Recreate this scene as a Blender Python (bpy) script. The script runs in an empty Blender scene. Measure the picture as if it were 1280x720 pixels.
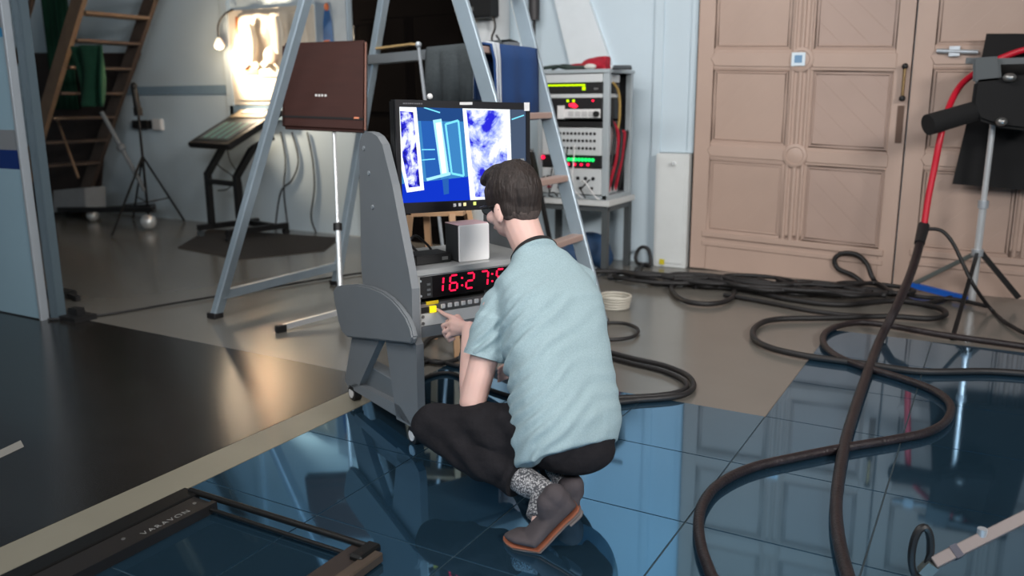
import bpy, bmesh, math, random
from mathutils import Vector as V, Matrix, noise
random.seed(7)
S = bpy.context.scene
COL = S.collection
R = math.radians
# ------------------------------------------------------------------ materials
def lin(h):
    h = h.lstrip('#')
    o = []
    for i in (0, 2, 4):
        v = int(h[i:i+2], 16) / 255
        o.append(v / 12.92 if v <= .04045 else ((v + .055) / 1.055) ** 2.4)
    return (*o, 1)
def mat(name, col, rough=.5, metal=0, var=.0, vs=8, bump=0, bs=40, emit=None, es=1, spec=.5, stretch=None, coat=0):
    m = bpy.data.materials.new(name); m.use_nodes = True
    nt = m.node_tree; N = nt.nodes; L = nt.links
    b = N['Principled BSDF']
    c = lin(col)
    b.inputs['Base Color'].default_value = c
    b.inputs['Roughness'].default_value = rough
    b.inputs['Metallic'].default_value = metal
    b.inputs['Specular IOR Level'].default_value = spec
    if coat: b.inputs['Coat Weight'].default_value = coat
    if emit:
        b.inputs['Emission Color'].default_value = lin(emit); b.inputs['Emission Strength'].default_value = es
    if var or bump:
        tc = N.new('ShaderNodeTexCoord'); mp = N.new('ShaderNodeMapping')
        if stretch: mp.inputs['Scale'].default_value = stretch
        L.new(tc.outputs['Object'], mp.inputs[0])
        if var:
            n = N.new('ShaderNodeTexNoise'); n.inputs['Scale'].default_value = vs; n.inputs['Detail'].default_value = 5
            L.new(mp.outputs[0], n.inputs['Vector'])
            r = N.new('ShaderNodeValToRGB')
            r.color_ramp.elements[0].position = .3; r.color_ramp.elements[1].position = .7
            r.color_ramp.elements[0].color = tuple(max(0, x * (1 - var)) for x in c[:3]) + (1,)
            r.color_ramp.elements[1].color = tuple(min(1, x * (1 + var)) for x in c[:3]) + (1,)
            L.new(n.outputs['Fac'], r.inputs[0]); L.new(r.outputs[0], b.inputs['Base Color'])
        if bump:
            n2 = N.new('ShaderNodeTexNoise'); n2.inputs['Scale'].default_value = bs; n2.inputs['Detail'].default_value = 6
            L.new(mp.outputs[0], n2.inputs['Vector'])
            bp = N.new('ShaderNodeBump'); bp.inputs['Strength'].default_value = bump; bp.inputs['Distance'].default_value = .02
            L.new(n2.outputs['Fac'], bp.inputs['Height']); L.new(bp.outputs[0], b.inputs['Normal'])
    return m
def emis(name, col, s):
    m = bpy.data.materials.new(name); m.use_nodes = True
    N = m.node_tree.nodes; N.clear()
    o = N.new('ShaderNodeOutputMaterial'); e = N.new('ShaderNodeEmission')
    e.inputs[0].default_value = lin(col); e.inputs[1].default_value = s
    m.node_tree.links.new(e.outputs[0], o.inputs[0])
    return m
# ------------------------------------------------------------------ mesh builder
INV = {}
class MB:
    def __init__(s): s.bm = bmesh.new(); s.mi = 0
    def face(s, vs):
        try:
            f = s.bm.faces.new(vs); f.material_index = s.mi; return f
        except ValueError: return None
    def obb(s, c, ax, half):
        c = V(c); ax = [V(a).normalized() for a in ax]
        vs = {}
        for i in (-1, 1):
            for j in (-1, 1):
                for k in (-1, 1):
                    vs[i, j, k] = s.bm.verts.new(c + ax[0]*half[0]*i + ax[1]*half[1]*j + ax[2]*half[2]*k)
        for q in (((-1,-1,-1),(-1,1,-1),(1,1,-1),(1,-1,-1)), ((-1,-1,1),(1,-1,1),(1,1,1),(-1,1,1)),
                  ((-1,-1,-1),(1,-1,-1),(1,-1,1),(-1,-1,1)), ((-1,1,-1),(-1,1,1),(1,1,1),(1,1,-1)),
                  ((-1,-1,-1),(-1,-1,1),(-1,1,1),(-1,1,-1)), ((1,-1,-1),(1,1,-1),(1,1,1),(1,-1,1))):
            s.face([vs[a] for a in q])
        return s
    def box(s, a, b):
        a = V(a); b = V(b)
        return s.obb((a+b)/2, ((1,0,0),(0,1,0),(0,0,1)), [abs(x)/2 for x in (b-a)])
    def bar(s, p, q, w, h, up=(0,0,1)):
        p = V(p); q = V(q); d = (q-p); l = d.length; d.normalize()
        u = V(up); sd = d.cross(u)
        if sd.length < 1e-4: sd = d.cross(V((0,1,0)))
        sd.normalize(); u = sd.cross(d)
        return s.obb((p+q)/2, (d, sd, u), (l/2, w/2, h/2))
    def prism(s, pts, ext):
        e = V(ext); a = [s.bm.verts.new(V(p)) for p in pts]; b = [s.bm.verts.new(V(p)+e) for p in pts]
        s.face(a[::-1]); s.face(b); n = len(a)
        for i in range(n): s.face([a[i], a[(i+1) % n], b[(i+1) % n], b[i]])
        return s
    def loft(s, rings, cap=True, closed=False):
        rr = [[s.bm.verts.new(V(p)) for p in r] for r in rings]
        n = len(rr[0]); m = len(rr)
        for i in range(m if closed else m-1):
            for j in range(n):
                s.face([rr[i][j], rr[i][(j+1) % n], rr[(i+1) % m][(j+1) % n], rr[(i+1) % m][j]])
        if cap and not closed: s.face(rr[0][::-1]); s.face(rr[-1])
        return s
    def tube(s, pts, r, seg=10, closed=False, cap=True):
        pts = [V(p) for p in pts]; n = len(pts); rings = []; prev = None
        for i, p in enumerate(pts):
            if closed: t = pts[(i+1) % n] - pts[i-1]
            else: t = pts[min(i+1, n-1)] - pts[max(i-1, 0)]
            t.normalize()
            if prev is None:
                u = V((0,0,1)) if abs(t.z) < .9 else V((1,0,0))
                u = (u - t*u.dot(t)).normalized()
            else: u = (prev - t*prev.dot(t)).normalized()
            prev = u; w = t.cross(u); rad = r[i] if isinstance(r, (list, tuple)) else r
            rings.append([p + (u*math.cos(a) + w*math.sin(a))*rad for a in [2*math.pi*k/seg for k in range(seg)]])
        return s.loft(rings, cap, closed)
    def cyl(s, p, q, r, r2=None, seg=20): return s.tube([p, q], [r, r if r2 is None else r2], seg)
    def lathe(s, c, prof, axis=(0,0,1), seg=24):
        a = V(axis).normalized(); pts = [V(c)+a*z for _, z in prof]
        u = V((1,0,0)) if abs(a.x) < .9 else V((0,1,0)); u = (u-a*u.dot(a)).normalized(); w = a.cross(u)
        return s.loft([[p+(u*math.cos(t)+w*math.sin(t))*r for t in [2*math.pi*k/seg for k in range(seg)]] for p, (r, _) in zip(pts, prof)])
    def ell(s, c, ax, half, nu=20, nv=12):
        c = V(c); ax = [V(a).normalized() for a in ax]; rings = []
        for i in range(1, nv):
            t = math.pi*i/nv
            rings.append([c + ax[0]*half[0]*math.sin(t)*math.cos(p) + ax[1]*half[1]*math.sin(t)*math.sin(p) + ax[2]*half[2]*math.cos(t) for p in [2*math.pi*k/nu for k in range(nu)]])
        return s.loft(rings)
    def cap(s, p, q, r1, r2, seg=16):            # tapered capsule
        p = V(p); q = V(q); d = (q-p); l = d.length; d.normalize()
        prof = [(r1*math.sin(a), -r1*math.cos(a)) for a in [math.pi/2*k/5 for k in range(1, 6)]]
        prof += [(r2*math.cos(a), l + r2*math.sin(a)) for a in [math.pi/2*k/5 for k in range(0, 5)]]
        return s.lathe(p, prof, d, seg)
    def shear_z(s, x0, k):
        for v in s.bm.verts: v.co.z += k*(v.co.x-x0)
        return s
    def bevel(s, w, seg=2):
        bmesh.ops.remove_doubles(s.bm, verts=s.bm.verts, dist=1e-6)
        es = [e for e in s.bm.edges if len(e.link_faces) == 2 and e.calc_face_angle(0) > .6]
        bmesh.ops.bevel(s.bm, geom=es, offset=w, segments=seg, affect='EDGES', clamp_overlap=True)
        return s
    def obj(s, name, m, parent=None, loc=None, smooth=False):
        bmesh.ops.recalc_face_normals(s.bm, faces=s.bm.faces)
        me = bpy.data.meshes.new(name)
        if parent is not None:
            root = parent
            while root.parent: root = root.parent
            s.bm.transform(INV[root.name])
        else:
            if loc is None:
                xs = [v.co for v in s.bm.verts]
                loc = V(((min(v.x for v in xs)+max(v.x for v in xs))/2, (min(v.y for v in xs)+max(v.y for v in xs))/2, min(v.z for v in xs)))
            s.bm.transform(Matrix.Translation(-V(loc)))
        s.bm.to_mesh(me); s.bm.free()
        for mm in (m if isinstance(m, (list, tuple)) else [m]): me.materials.append(mm)
        if smooth:
            for p in me.polygons: p.use_smooth = True
            try: me.set_sharp_from_angle(angle=R(40 if smooth is True else smooth))
            except Exception: pass
        o = bpy.data.objects.new(name, me); COL.objects.link(o)
        if parent is not None: o.parent = parent
        else:
            o.location = V(loc); INV[o.name] = Matrix.Translation(-V(loc))
        return o
def tag(o, label=None, cat=None, group=None, kind=None):
    for k, v in (('label', label), ('category', cat), ('group', group), ('kind', kind)):
        if v: o[k] = v
    return o
def thing(name, label, cat, loc, az=0, group=None):
    o = bpy.data.objects.new(name, None); COL.objects.link(o)
    o.empty_display_size = .1
    o.location = V(loc); o.rotation_euler = (0, 0, R(az))
    INV[o.name] = (Matrix.Translation(V(loc)) @ Matrix.Rotation(R(az), 4, 'Z')).inverted()
    return tag(o, label, cat, group)
def struct(o): o['kind'] = 'structure'; return o
def crom(pts, n=8, closed=False):                # Catmull-Rom through points
    P = [V(p) for p in pts]; out = []; m = len(P)
    for i in range(m if closed else m-1):
        if closed: a, b, c, d = P[i-1], P[i], P[(i+1) % m], P[(i+2) % m]
        else: a, b, c, d = P[max(i-1, 0)], P[i], P[i+1], P[min(i+2, m-1)]
        for k in range(n):
            t = k/n
            out.append(.5*((2*b) + (c-a)*t + (2*a-5*b+4*c-d)*t*t + (3*b-a-3*c+d)*t**3))
    if not closed: out.append(P[-1])
    return out
def remesh(o, vox, smooth=3, fac=.5):
    md = o.modifiers.new('r', 'REMESH'); md.mode = 'VOXEL'; md.voxel_size = vox; md.use_smooth_shade = True
    if smooth:
        sm = o.modifiers.new('s', 'SMOOTH'); sm.factor = fac; sm.iterations = smooth
    dg = bpy.context.evaluated_depsgraph_get(); dg.update()
    me = bpy.data.meshes.new_from_object(o.evaluated_get(dg))
    ms = [x for x in o.data.materials]
    o.modifiers.clear(); o.data = me
    me.materials.clear()
    for x in ms: me.materials.append(x)
    for p in me.polygons: p.use_smooth = True; p.material_index = 0
    return o
Z = V((0,0,1)); XA = ((1,0,0),(0,1,0),(0,0,1))

M = dict(
 blackmetal=mat('black_metal', '#1b1b1c', .45, .3), black=mat('black_plastic', '#161617', .5), matte=mat('matte_black', '#121213', .9),
 rubber=mat('black_rubber', '#1a191a', .55, bump=.1, bs=120), chrome=mat('chrome', '#e4e8ea', .25, .55), alu=mat('aluminium', '#b9c0c6', .35, .5),
 steel=mat('brushed_steel', '#9a9a98', .35, .8, var=.1, vs=30, stretch=(1,1,20)),
 white=mat('white_plastic', '#d9d9d8', .4), offwhite=mat('off_white', '#c9c8c2', .5), redled=emis('red_led', '#ff1840', 2.2), greenled=emis('green_led', '#20ff70', 1.6),
 limeled=emis('lime_led', '#c0f000', 1.5), yellowled=emis('yellow_led', '#ffe020', 1.3), wood=mat('pale_wood', '#b08c6a', .55, var=.2, vs=6, stretch=(1,1,.1)),
 grey=mat('grey_lacquer', '#73787c', .45, var=.03), red=mat('red_fabric', '#a00f28', .8, var=.2, vs=20), navy=mat('navy_cloth', '#173a6b', .95, bump=.2, bs=200, var=.08),
)
# ------------------------------------------------------------------ the setting
WY = 6.22
wallm = mat('wall_paint', '#c0d0d9', .7, var=.03, vs=1.5, bump=.05, bs=15)
floorm = mat('epoxy_floor', '#706d67', .2, var=.06, vs=1.2, bump=.015, bs=6)
struct(MB().box((-11, -3.5, -.2), (4.5, WY, 0)).obj('floor', floorm))
struct(MB().box((-11, WY, 0), (4.5, WY+.2, 3.45)).obj('wall_back', wallm))
struct(MB().box((-11.2, -3.5, 0), (-11, WY, 3.45)).obj('wall_left', wallm))
sidem = mat('dark_wall', '#3a3a3c', .9, var=.05)
struct(MB().box((4.5, -3.5, 0), (4.7, WY, 3.45)).obj('wall_right', sidem))
struct(MB().box((-11, -3.7, 0), (4.5, -3.5, 3.45)).obj('wall_front', sidem))
struct(MB().box((-11, -3.5, 3.45), (4.5, WY, 3.6)).obj('ceiling', mat('ceiling_paint', '#2c2d30', .9, var=.05)))
# dado band, pipe chase, ledge, pilaster, diagonal brace on the back wall
bandm = mat('band_paint', '#7f97a8', .6, var=.03)
struct(MB().box((-8.6, WY-.012, 1.33), (-6.76, WY, 1.42)).obj('trim_1', bandm))
struct(MB().box((-6.79, WY-.05, 1.08), (-6.71, WY, 3.45)).obj('trim_2', wallm))
struct(MB().box((-6.76, WY-.05, 1.08), (-6.0, WY, 1.215)).obj('trim_3', bandm))
tr = MB(); tr.box((-2.30, WY-.03, 0), (-2.235, WY, 3.45)); tr.box((-2.235, WY-.018, .86), (-1.985, WY, 3.45)); tr.box((-2.02, WY-.035, .86), (-1.975, WY, 3.45))
struct(tr.obj('trim_4', wallm))
dg = MB().prism([(-3.198, 6.220, 2.253), (-2.962, 6.220, 1.427), (-2.604, 6.220, 1.420), (-2.937, 6.220, 2.233)], (0, -.045, 0))
struct(dg.obj('trim_5', mat('white_brace', '#d6dee2', .6, var=.03)))
struct(MB().cyl((-3.66, WY-.14, 0), (-3.66, WY-.14, 3.45), .165, seg=32).obj('trim_6', mat('column_paint', '#c9ced0', .5, var=.02), smooth=True))
# raised glass floor: dark substrate with tinted mirror tiles
def glass_mat():
    m = bpy.data.materials.new('tinted_glass_tile'); m.use_nodes = True
    nt = m.node_tree; N = nt.nodes; L = nt.links; b = N['Principled BSDF']
    b.inputs['Base Color'].default_value = (.115, .28, .44, 1); b.inputs['Metallic'].default_value = .92; b.inputs['Roughness'].default_value = .045
    tc = N.new('ShaderNodeTexCoord'); n = N.new('ShaderNodeTexNoise'); n.inputs['Scale'].default_value = 1.3
    L.new(tc.outputs['Object'], n.inputs['Vector'])
    bp = N.new('ShaderNodeBump'); bp.inputs['Strength'].default_value = .02; bp.inputs['Distance'].default_value = .02
    L.new(n.outputs['Fac'], bp.inputs['Height']); L.new(bp.outputs[0], b.inputs['Normal'])
    return m
glass = glass_mat()
TX0, TY0, TS = -2.2105, 3.2855, .5
sub = MB().box((TX0, -1.8, .001), (4.4, TY0, .003)); sub.box((TX0+3*TS, TY0, .001), (4.4, TY0+3*TS, .003))
struct(sub.obj('glass_floor_seams', mat('seam', '#36464d', .5)))
tl = MB(); g = .0028
for i in range(13):
    for j in range(-3, 10):
        x0 = TX0+i*TS; y1 = TY0-j*TS
        if j < 0 and i < 3: continue
        tl.box((x0+g, y1-TS+g, .003), (x0+TS-g, y1-g, .006))
struct(tl.obj('glass_floor_tiles', glass))
struct(MB().box((-2.374, -1.5, .0005), (TX0-.004, 2.96, .005)).obj('floor_edge_strip', mat('strip_paint', '#7f7b6d', .4, var=.06, vs=3)))
mt = MB().prism([(-2.378, -1.5, .0005), (-2.378, 2.935, .0005), (-5.6, 2.97, .0005), (-5.6, -1.5, .0005)], (0, 0, .004))
tag(mt.obj('rubber_mat', mat('mat_rubber', '#22201e', .17, var=.12, vs=5, bump=.04, bs=160)), 'large black rubber floor mat left of the pale strip and glass floor', 'mat')
tag(MB().prism([(-3.068, 1.561, 0.000), (-3.001, 1.534, 0.000), (-3.032, 1.664, 0.000), (-3.103, 1.694, 0.000)], (0,0,.0055)).obj('tape_strip', mat('tape', '#8a8882', .6)), 'short pale tape strip on the black rubber mat at far left', 'tape')
tag(MB().prism([(-6.201, 4.949, 0.000), (-6.831, 5.854, 0.000), (-5.282, 6.028, 0.000), (-4.940, 5.426, 0.000), (-5.264, 4.790, 0.000)], (0,0,.008)).obj('floor_rug', mat('rug', '#2b2622', .95, bump=.3, bs=90)), 'dark flat rug on the floor under the console desk', 'rug')
# doors
doorm = mat('door_paint', '#b29a8c', .5, var=.05, vs=2.5, bump=.06, bs=10)
def plank_mat(name, col, ang):
    m = mat(name, col, .5, var=.05, vs=2.5)
    nt = m.node_tree; N = nt.nodes; L = nt.links; b = N['Principled BSDF']
    tc = N.new('ShaderNodeTexCoord'); mp = N.new('ShaderNodeMapping'); mp.inputs['Rotation'].default_value = (0, R(ang), 0)
    w = N.new('ShaderNodeTexWave'); w.inputs['Scale'].default_value = 2.6; w.inputs['Distortion'].default_value = .15; w.wave_profile = 'SAW'
    r = N.new('ShaderNodeValToRGB'); r.color_ramp.elements[0].position = 0; r.color_ramp.elements[1].position = .06
    r.color_ramp.elements[0].color = (0,0,0,1)
    L.new(tc.outputs['Object'], mp.inputs[0]); L.new(mp.outputs[0], w.inputs['Vector']); L.new(w.outputs['Fac'], r.inputs[0])
    bp = N.new('ShaderNodeBump'); bp.inputs['Strength'].default_value = .3; bp.inputs['Distance'].default_value = .004
    L.new(r.outputs[0], bp.inputs['Height']); L.new(bp.outputs[0], b.inputs['Normal'])
    return m
plankL = plank_mat('door_planks_left', '#ad9587', -45); plankR = plank_mat('door_planks_right', '#a99286', 45)
def leaf(name, x0, x1, xm, k, handle):
    """one leaf of the old panelled gate; rails sag by k per metre"""
    y = WY
    o = MB().box((x0, y-.05, .01), (x1, y-.001, 3.4)).obj(name, doorm, loc=(x0, y, 0)); struct(o)
    fr = MB()
    sl, sr = x0+.115, x1-.095
    fr.box((x0, y-.075, .01), (sl, y-.05, 3.4)); fr.box((sr, y-.075, .01), (x1, y-.05, 3.4))
    fr.obj('stile', doorm, o)
    rails = [(.01, .30), (.83, .95), (1.465, 1.6), (2.11, 2.25), (2.76, 2.9), (3.3, 3.39)]
    for i, (a, b) in enumerate(rails):
        rm = MB().box((sl, y-.072, a), (sr, y-.05, b))
        if i:                                     # pointed raised field on the rail
            c = (a+b)/2; h = (b-a)/2-.018
            for p, q in ((sl-.02, xm-.05), (xm+.05, sr+.02)):
                rm.prism([(p, y-.072, c), (p+.03, y-.072, c+h), (q-.01, y-.072, c+h), (q-.01, y-.072, c-h), (p+.03, y-.072, c-h)], (0, -.008, 0))
        else:
            rm.box((sl-.03, y-.086, b-.045), (sr+.03, y-.07, b)); rm.box((sl-.03, y-.08, b-.11), (sr+.03, y-.07, b-.075))
        rm.shear_z(-1.955, k); rm.bevel(.004, 1); rm.obj('rail', doorm, o)
    ms = MB().box((xm-.075, y-.068, .3), (xm+.075, y-.05, 3.4))
    for dx in (-.052, .0, .052): ms.tube([(xm+dx, y-.07, .26), (xm+dx, y-.07, 3.4)], .013 if dx else .017, 8)
    ms.obj('mullion', doorm, o, smooth=True)
    for a, b in zip(rails[:-1], rails[1:]):
        for p, q, pm in ((sl, xm-.075, plankL), (xm+.075, sr, plankR)):
            pn = MB().box((p, y-.056, a[1]), (q, y-.0495, b[0])).shear_z(-1.955, k); pn.obj('panel', pm, o)
            bd = MB()
            for r_, ins in ((.010, .004), (.005, .024)):
                zz = (a[1]+ins, b[0]-ins); xx = (p+ins, q-ins)
                bd.tube([(xx[0], y-.060, zz[0]), (xx[1], y-.060, zz[0]), (xx[1], y-.060, zz[1]), (xx[0], y-.060, zz[1])], r_, 8, closed=True)
            bd.shear_z(-1.955, k); bd.obj('moulding', doorm, o, smooth=True)
    rs = MB()
    for a, b in rails[1:]:
        c = (a+b)/2
        rs.lathe((xm, y-.068, c+k*(xm+1.955)), [(.082, 0), (.08, .02), (.06, .026), (.055, .02), (.03, .026), (.001, .028)], (0,-1,0), 28)
    rs.obj('rosette', doorm, o, smooth=True)
    if handle:
        h = MB(); hx = x1-.03
        h.tube([(hx, y-.075, 1.44), (hx, y-.12, 1.44), (hx, y-.12, 1.25), (hx, y-.075, 1.25)], .011, 10)
        hd = h.obj('handle', mat('brass', '#8a7350', .35, .8), o, smooth=True)
        kb = MB(); kb.ell((hx, y-.12, 1.445), XA, (.02,.02,.02)); kb.ell((hx, y-.12, 1.245), XA, (.02,.02,.02)); kb.obj('handle_knob', M['black'], hd, smooth=True)
        MB().box((x1-.055, y-.08, .96), (x1-.015, y-.07, 1.2)).obj('lock_plate', mat('dark_bronze', '#5f4a3e', .5, .5), o)
    else:
        b = MB().cyl((x0+.13, y-.1, 1.535), (x0+.36, y-.1, 1.52), .014); b.box((x0+.2, y-.11, 1.5), (x0+.26, y-.07, 1.56)); b.obj('bolt', M['alu'], o, smooth=True)
    return o
leaf('door_1', -1.955, -.553, -1.235, -.038, True)
leaf('door_2', -.541, .88, .19, -.02, False)
struct(MB().box((-1.978, WY-.03, 0), (-1.956, WY, 3.4)).obj('trim_7', M['matte']))
darkdoor = mat('dark_door', '#0d0a09', 1, var=.1, vs=3, spec=.05)
dd = MB().box((-5.13, WY-.06, .0), (-3.82, WY-.001, 3.0)).obj('door_3', darkdoor); struct(dd)
for x in (-5.05, -4.45):
    for z in (.15, 1.15, 2.1):
        MB().box((x, WY-.075, z), (x+.5, WY-.06, z+.8)).bevel(.01, 1).obj('panel', darkdoor, dd)
MB().tube([(-5.08, WY-.06, 1.9), (-5.08, WY-.1, 1.9), (-5.08, WY-.1, 1.75), (-5.08, WY-.06, 1.75)], .008, 8).obj('handle', M['blackmetal'], dd)
# little sign on the gate
sg = thing('door_sign', 'small square white and blue sign on the big gate rosette', 'sign', (-1.248, WY-.097, 1.46))
MB().box((-1.295, WY-.1, 1.465), (-1.205, WY-.0975, 1.553)).obj('plate', mat('sign_white', '#d4e2ea', .4), sg)
MB().box((-1.275, WY-.102, 1.485), (-1.225, WY-.1, 1.535)).obj('symbol', mat('sign_blue', '#6d93b4', .4), sg)
# low cabinet
cb = thing('wall_cabinet', 'low white painted cabinet with a small lock left of the wooden gate', 'cabinet', (-2.105, WY-.05, 0))
MB().box((-2.235, WY-.11, .0), (-1.98, WY-.001, .855)).bevel(.006).obj('body', mat('cabinet_paint', '#cfd3d2', .45, var=.03), cb)
MB().box((-2.215, WY-.12, .03), (-2.0, WY-.11, .835)).bevel(.004).obj('door', mat('cabinet_paint2', '#cfd3d2', .45, var=.03), cb)
lk = MB().cyl((-2.09, WY-.12, .785), (-2.09, WY-.14, .785), .012); lk.box((-2.093, WY-.165, .772), (-2.087, WY-.14, .798)); lk.obj('lock', M['chrome'], cb, smooth=True)
MB().box((-2.18, WY-.122, .02), (-2.14, WY-.12, .06)).obj('sticker', mat('yellow_sticker', '#c8b820', .5), cb)['label'] = 'yellow sticker at the foot'
# ------------------------------------------------------------------ left background
pt = thing('partition_panel', 'tall pale blue banded partition panel with aluminium edge post at far left', 'partition', (-4.79, 2.856, 0), 1.6)
bandc = {'pale': mat('panel_pale', '#8aa6b4', .5, var=.03, vs=2), 'navy': mat('panel_navy', '#0c2a66', .5), 'grey': mat('panel_grey', '#7b7f83', .5), 'blue': mat('panel_blue', '#2f7aa6', .5)}
zs = [(0, .87, 'pale'), (.87, .978, 'navy'), (.978, 1.09, 'grey'), (1.09, 1.592, 'pale'), (1.592, 1.64, 'blue'), (1.64, 1.72, 'grey'), (1.72, 1.95, 'navy'), (1.95, 2.6, 'pale')]
bd = MB(); names = list(bandc)
for a, b, c in zs:
    bd.mi = names.index(c); bd.box((-6.2, 2.83, a+.012), (-4.80, 2.86, b+.012))
bd.obj('banded_board', [bandc[n] for n in names], pt)
MB().box((-4.80, 2.82, 0), (-4.775, 2.87, 2.62)).bevel(.004).obj('edge_post', M['alu'], pt)
MB().box((-4.775, 2.875, 0), (-4.70, 2.93, 2.62)).bevel(.004).obj('rear_post', mat('grey_post', '#56666f', .5, .3), pt)
ft = MB().box((-4.80, 2.88, 0), (-4.55, 3.02, .03)); ft.box((-4.68, 2.93, .03), (-4.60, 2.98, .07)); ft.obj('foot_plate', M['black'], pt)
# staircase
st = thing('loft_staircase', 'steep open wooden staircase behind the partition panel', 'staircase', (-8.5, 5.6, 0))
woodm = mat('stair_wood', '#75604d', .6, var=.2, vs=5); woodd = mat('stair_wood_shaded', '#4a3c33', .6, var=.2, vs=5)
sx = lambda z: -9.13 + .706*z
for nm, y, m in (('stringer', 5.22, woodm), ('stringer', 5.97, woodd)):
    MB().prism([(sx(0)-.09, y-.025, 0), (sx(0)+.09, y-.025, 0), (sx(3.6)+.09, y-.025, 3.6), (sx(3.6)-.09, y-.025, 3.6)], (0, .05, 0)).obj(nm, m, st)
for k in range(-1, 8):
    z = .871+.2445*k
    MB().box((sx(z)-.11, 5.245, z-.03), (sx(z)+.11, 5.945, z)).bevel(.005, 1).obj('tread', woodm if k > 4 else woodd, st)  # lower treads take the darker wood copy, shade painted into their colour
MB().tube([(sx(.3)-.3, 5.2, .9), (sx(3.4)-.3, 5.2, 4.0)], .03, 10).obj('handrail', woodd, st, smooth=True)
bk = MB().prism([(-9.788, 6.050, 1.817), (-7.898, 6.050, 1.757), (-8.679, 6.050, 0.718), (-8.878, 6.050, 0.064), (-10.147, 6.050, -0.008)], (0, .03, 0))
tag(bk.obj('backing_board', mat('dark_board', '#2a1d18', .8, var=.2, vs=4)), 'dark brown board standing behind the wooden staircase', 'board')
def cloth(name, o0, u, v, nu, nv, f, m, label, cat, thick=.008):
    mb = MB(); o0 = V(o0); u = V(u); v = V(v); n = u.cross(v).normalized(); gr = []
    for i in range(nu+1):
        gr.append([mb.bm.verts.new(o0 + u*(i/nu) + v*(j/nv) + n*f(i/nu, j/nv)) for j in range(nv+1)])
    for i in range(nu):
        for j in range(nv): mb.face([gr[i][j], gr[i+1][j], gr[i+1][j+1], gr[i][j+1]])
    o = mb.obj(name, m, smooth=80)
    sm = o.modifiers.new('t', 'SOLIDIFY'); sm.thickness = thick; sm.offset = 0
    return tag(o, label, cat)
greenm = mat('green_cloth', '#12422f', .95, bump=.3, bs=60, var=.15)
cloth('green_jacket', (-7.648, 5.120, 1.767), (.42, 0, 0), (.02, .0, -.55), 14, 14, lambda a, b: .05*math.sin(a*9+b*2)+.06*math.sin(b*3.1)*math.sin(a*3.14), greenm, 'dark green jacket hanging on the wooden staircase', 'jacket', .02)
cloth('green_curtain', (-9.395, 6.000, 2.433), (.48, 0, 0), (0, .0, -1.25), 18, 4, lambda a, b: .03*math.sin(a*30), greenm, 'dark green cloth hanging behind the upper stair treads', 'cloth', .01)
# dolly with silver castors, boxes
dl = thing('dolly', 'low black dolly with silver castors in front of the staircase', 'dolly', (-7.95, 5.68, 0))
fr = MB().bar((-8.887, 5.600, 0.114), (-7.322, 5.600, 0.202), .05, .05); fr.bar((-9.355, 5.950, 0.029), (-7.775, 5.950, 0.172), .05, .05); fr.bar((-8.858, 5.600, 0.115), (-9.324, 5.950, 0.031), .05, .04); fr.bar((-7.322, 5.600, 0.202), (-7.775, 5.950, 0.172), .05, .04)
fr.obj('frame', M['blackmetal'], dl)
for x, y, r in ((-8.46, 5.70, .062), (-7.38, 5.57, .078)):
    c = MB().ell((x, y, r), XA, (r, r, r)); c.cyl((x, y, r), (x, y, .15), .015); c.obj('castor', M['chrome'], dl, smooth=True)
tag(MB().prism([(-9.057, 5.660, 0.310), (-8.483, 5.660, 0.362), (-8.512, 5.660, 0.128), (-9.108, 5.660, 0.059)], (0,.25,0)).bevel(.008).obj('storage_box', mat('pale_box', '#8f9294', .7, var=.05)), 'pale box on the low black dolly under the stairs', 'box')
# tripod with black lamp
tp = thing('tripod_stand', 'thin black tripod stand with a small black lamp head beside the stairs', 'tripod', (-7.57, 5.72, 0))
MB().tube([(-7.57, 5.72, .12), (-7.57, 5.72, 1.2)], .014, 10).obj('pole', M['blackmetal'], tp, smooth=True)
for q in ((-7.296, 5.090, 0.000), (-7.52, 6.12, 0), (-8.2, 6.0, 0)):
    q = V(q)
    lg = MB().tube([V((-7.57, 5.72, .72)), q+V((0,0,.012))], .011, 8); lg.tube([V((-7.57, 5.72, .25)), V((-7.57, 5.72, .72)).lerp(q, .62)], .007, 8)
    lg.obj('leg', M['blackmetal'], tp, smooth=True)
hd = MB(); hd.cyl((-7.57, 5.72, 1.19), (-7.57, 5.70, 1.38), .035, .03); hd.ell((-7.57, 5.70, 1.41), XA, (.032, .032, .04)); hd.box((-7.60, 5.69, 1.12), (-7.54, 5.75, 1.2)); hd.obj('lamp_head', M['black'], tp, smooth=True)
# wall sockets
so = thing('socket_box', 'black and white socket box on the grey wall behind the tripod', 'socket', (-8.0, WY-.03, .99))
MB().box((-8.27, WY-.07, .975), (-8.02, WY-.001, 1.065)).bevel(.006).obj('housing', M['black'], so)
MB().box((-7.96, WY-.05, .96), (-7.82, WY-.001, 1.08)).bevel(.008).obj('switch_plate', M['white'], so)
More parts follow.
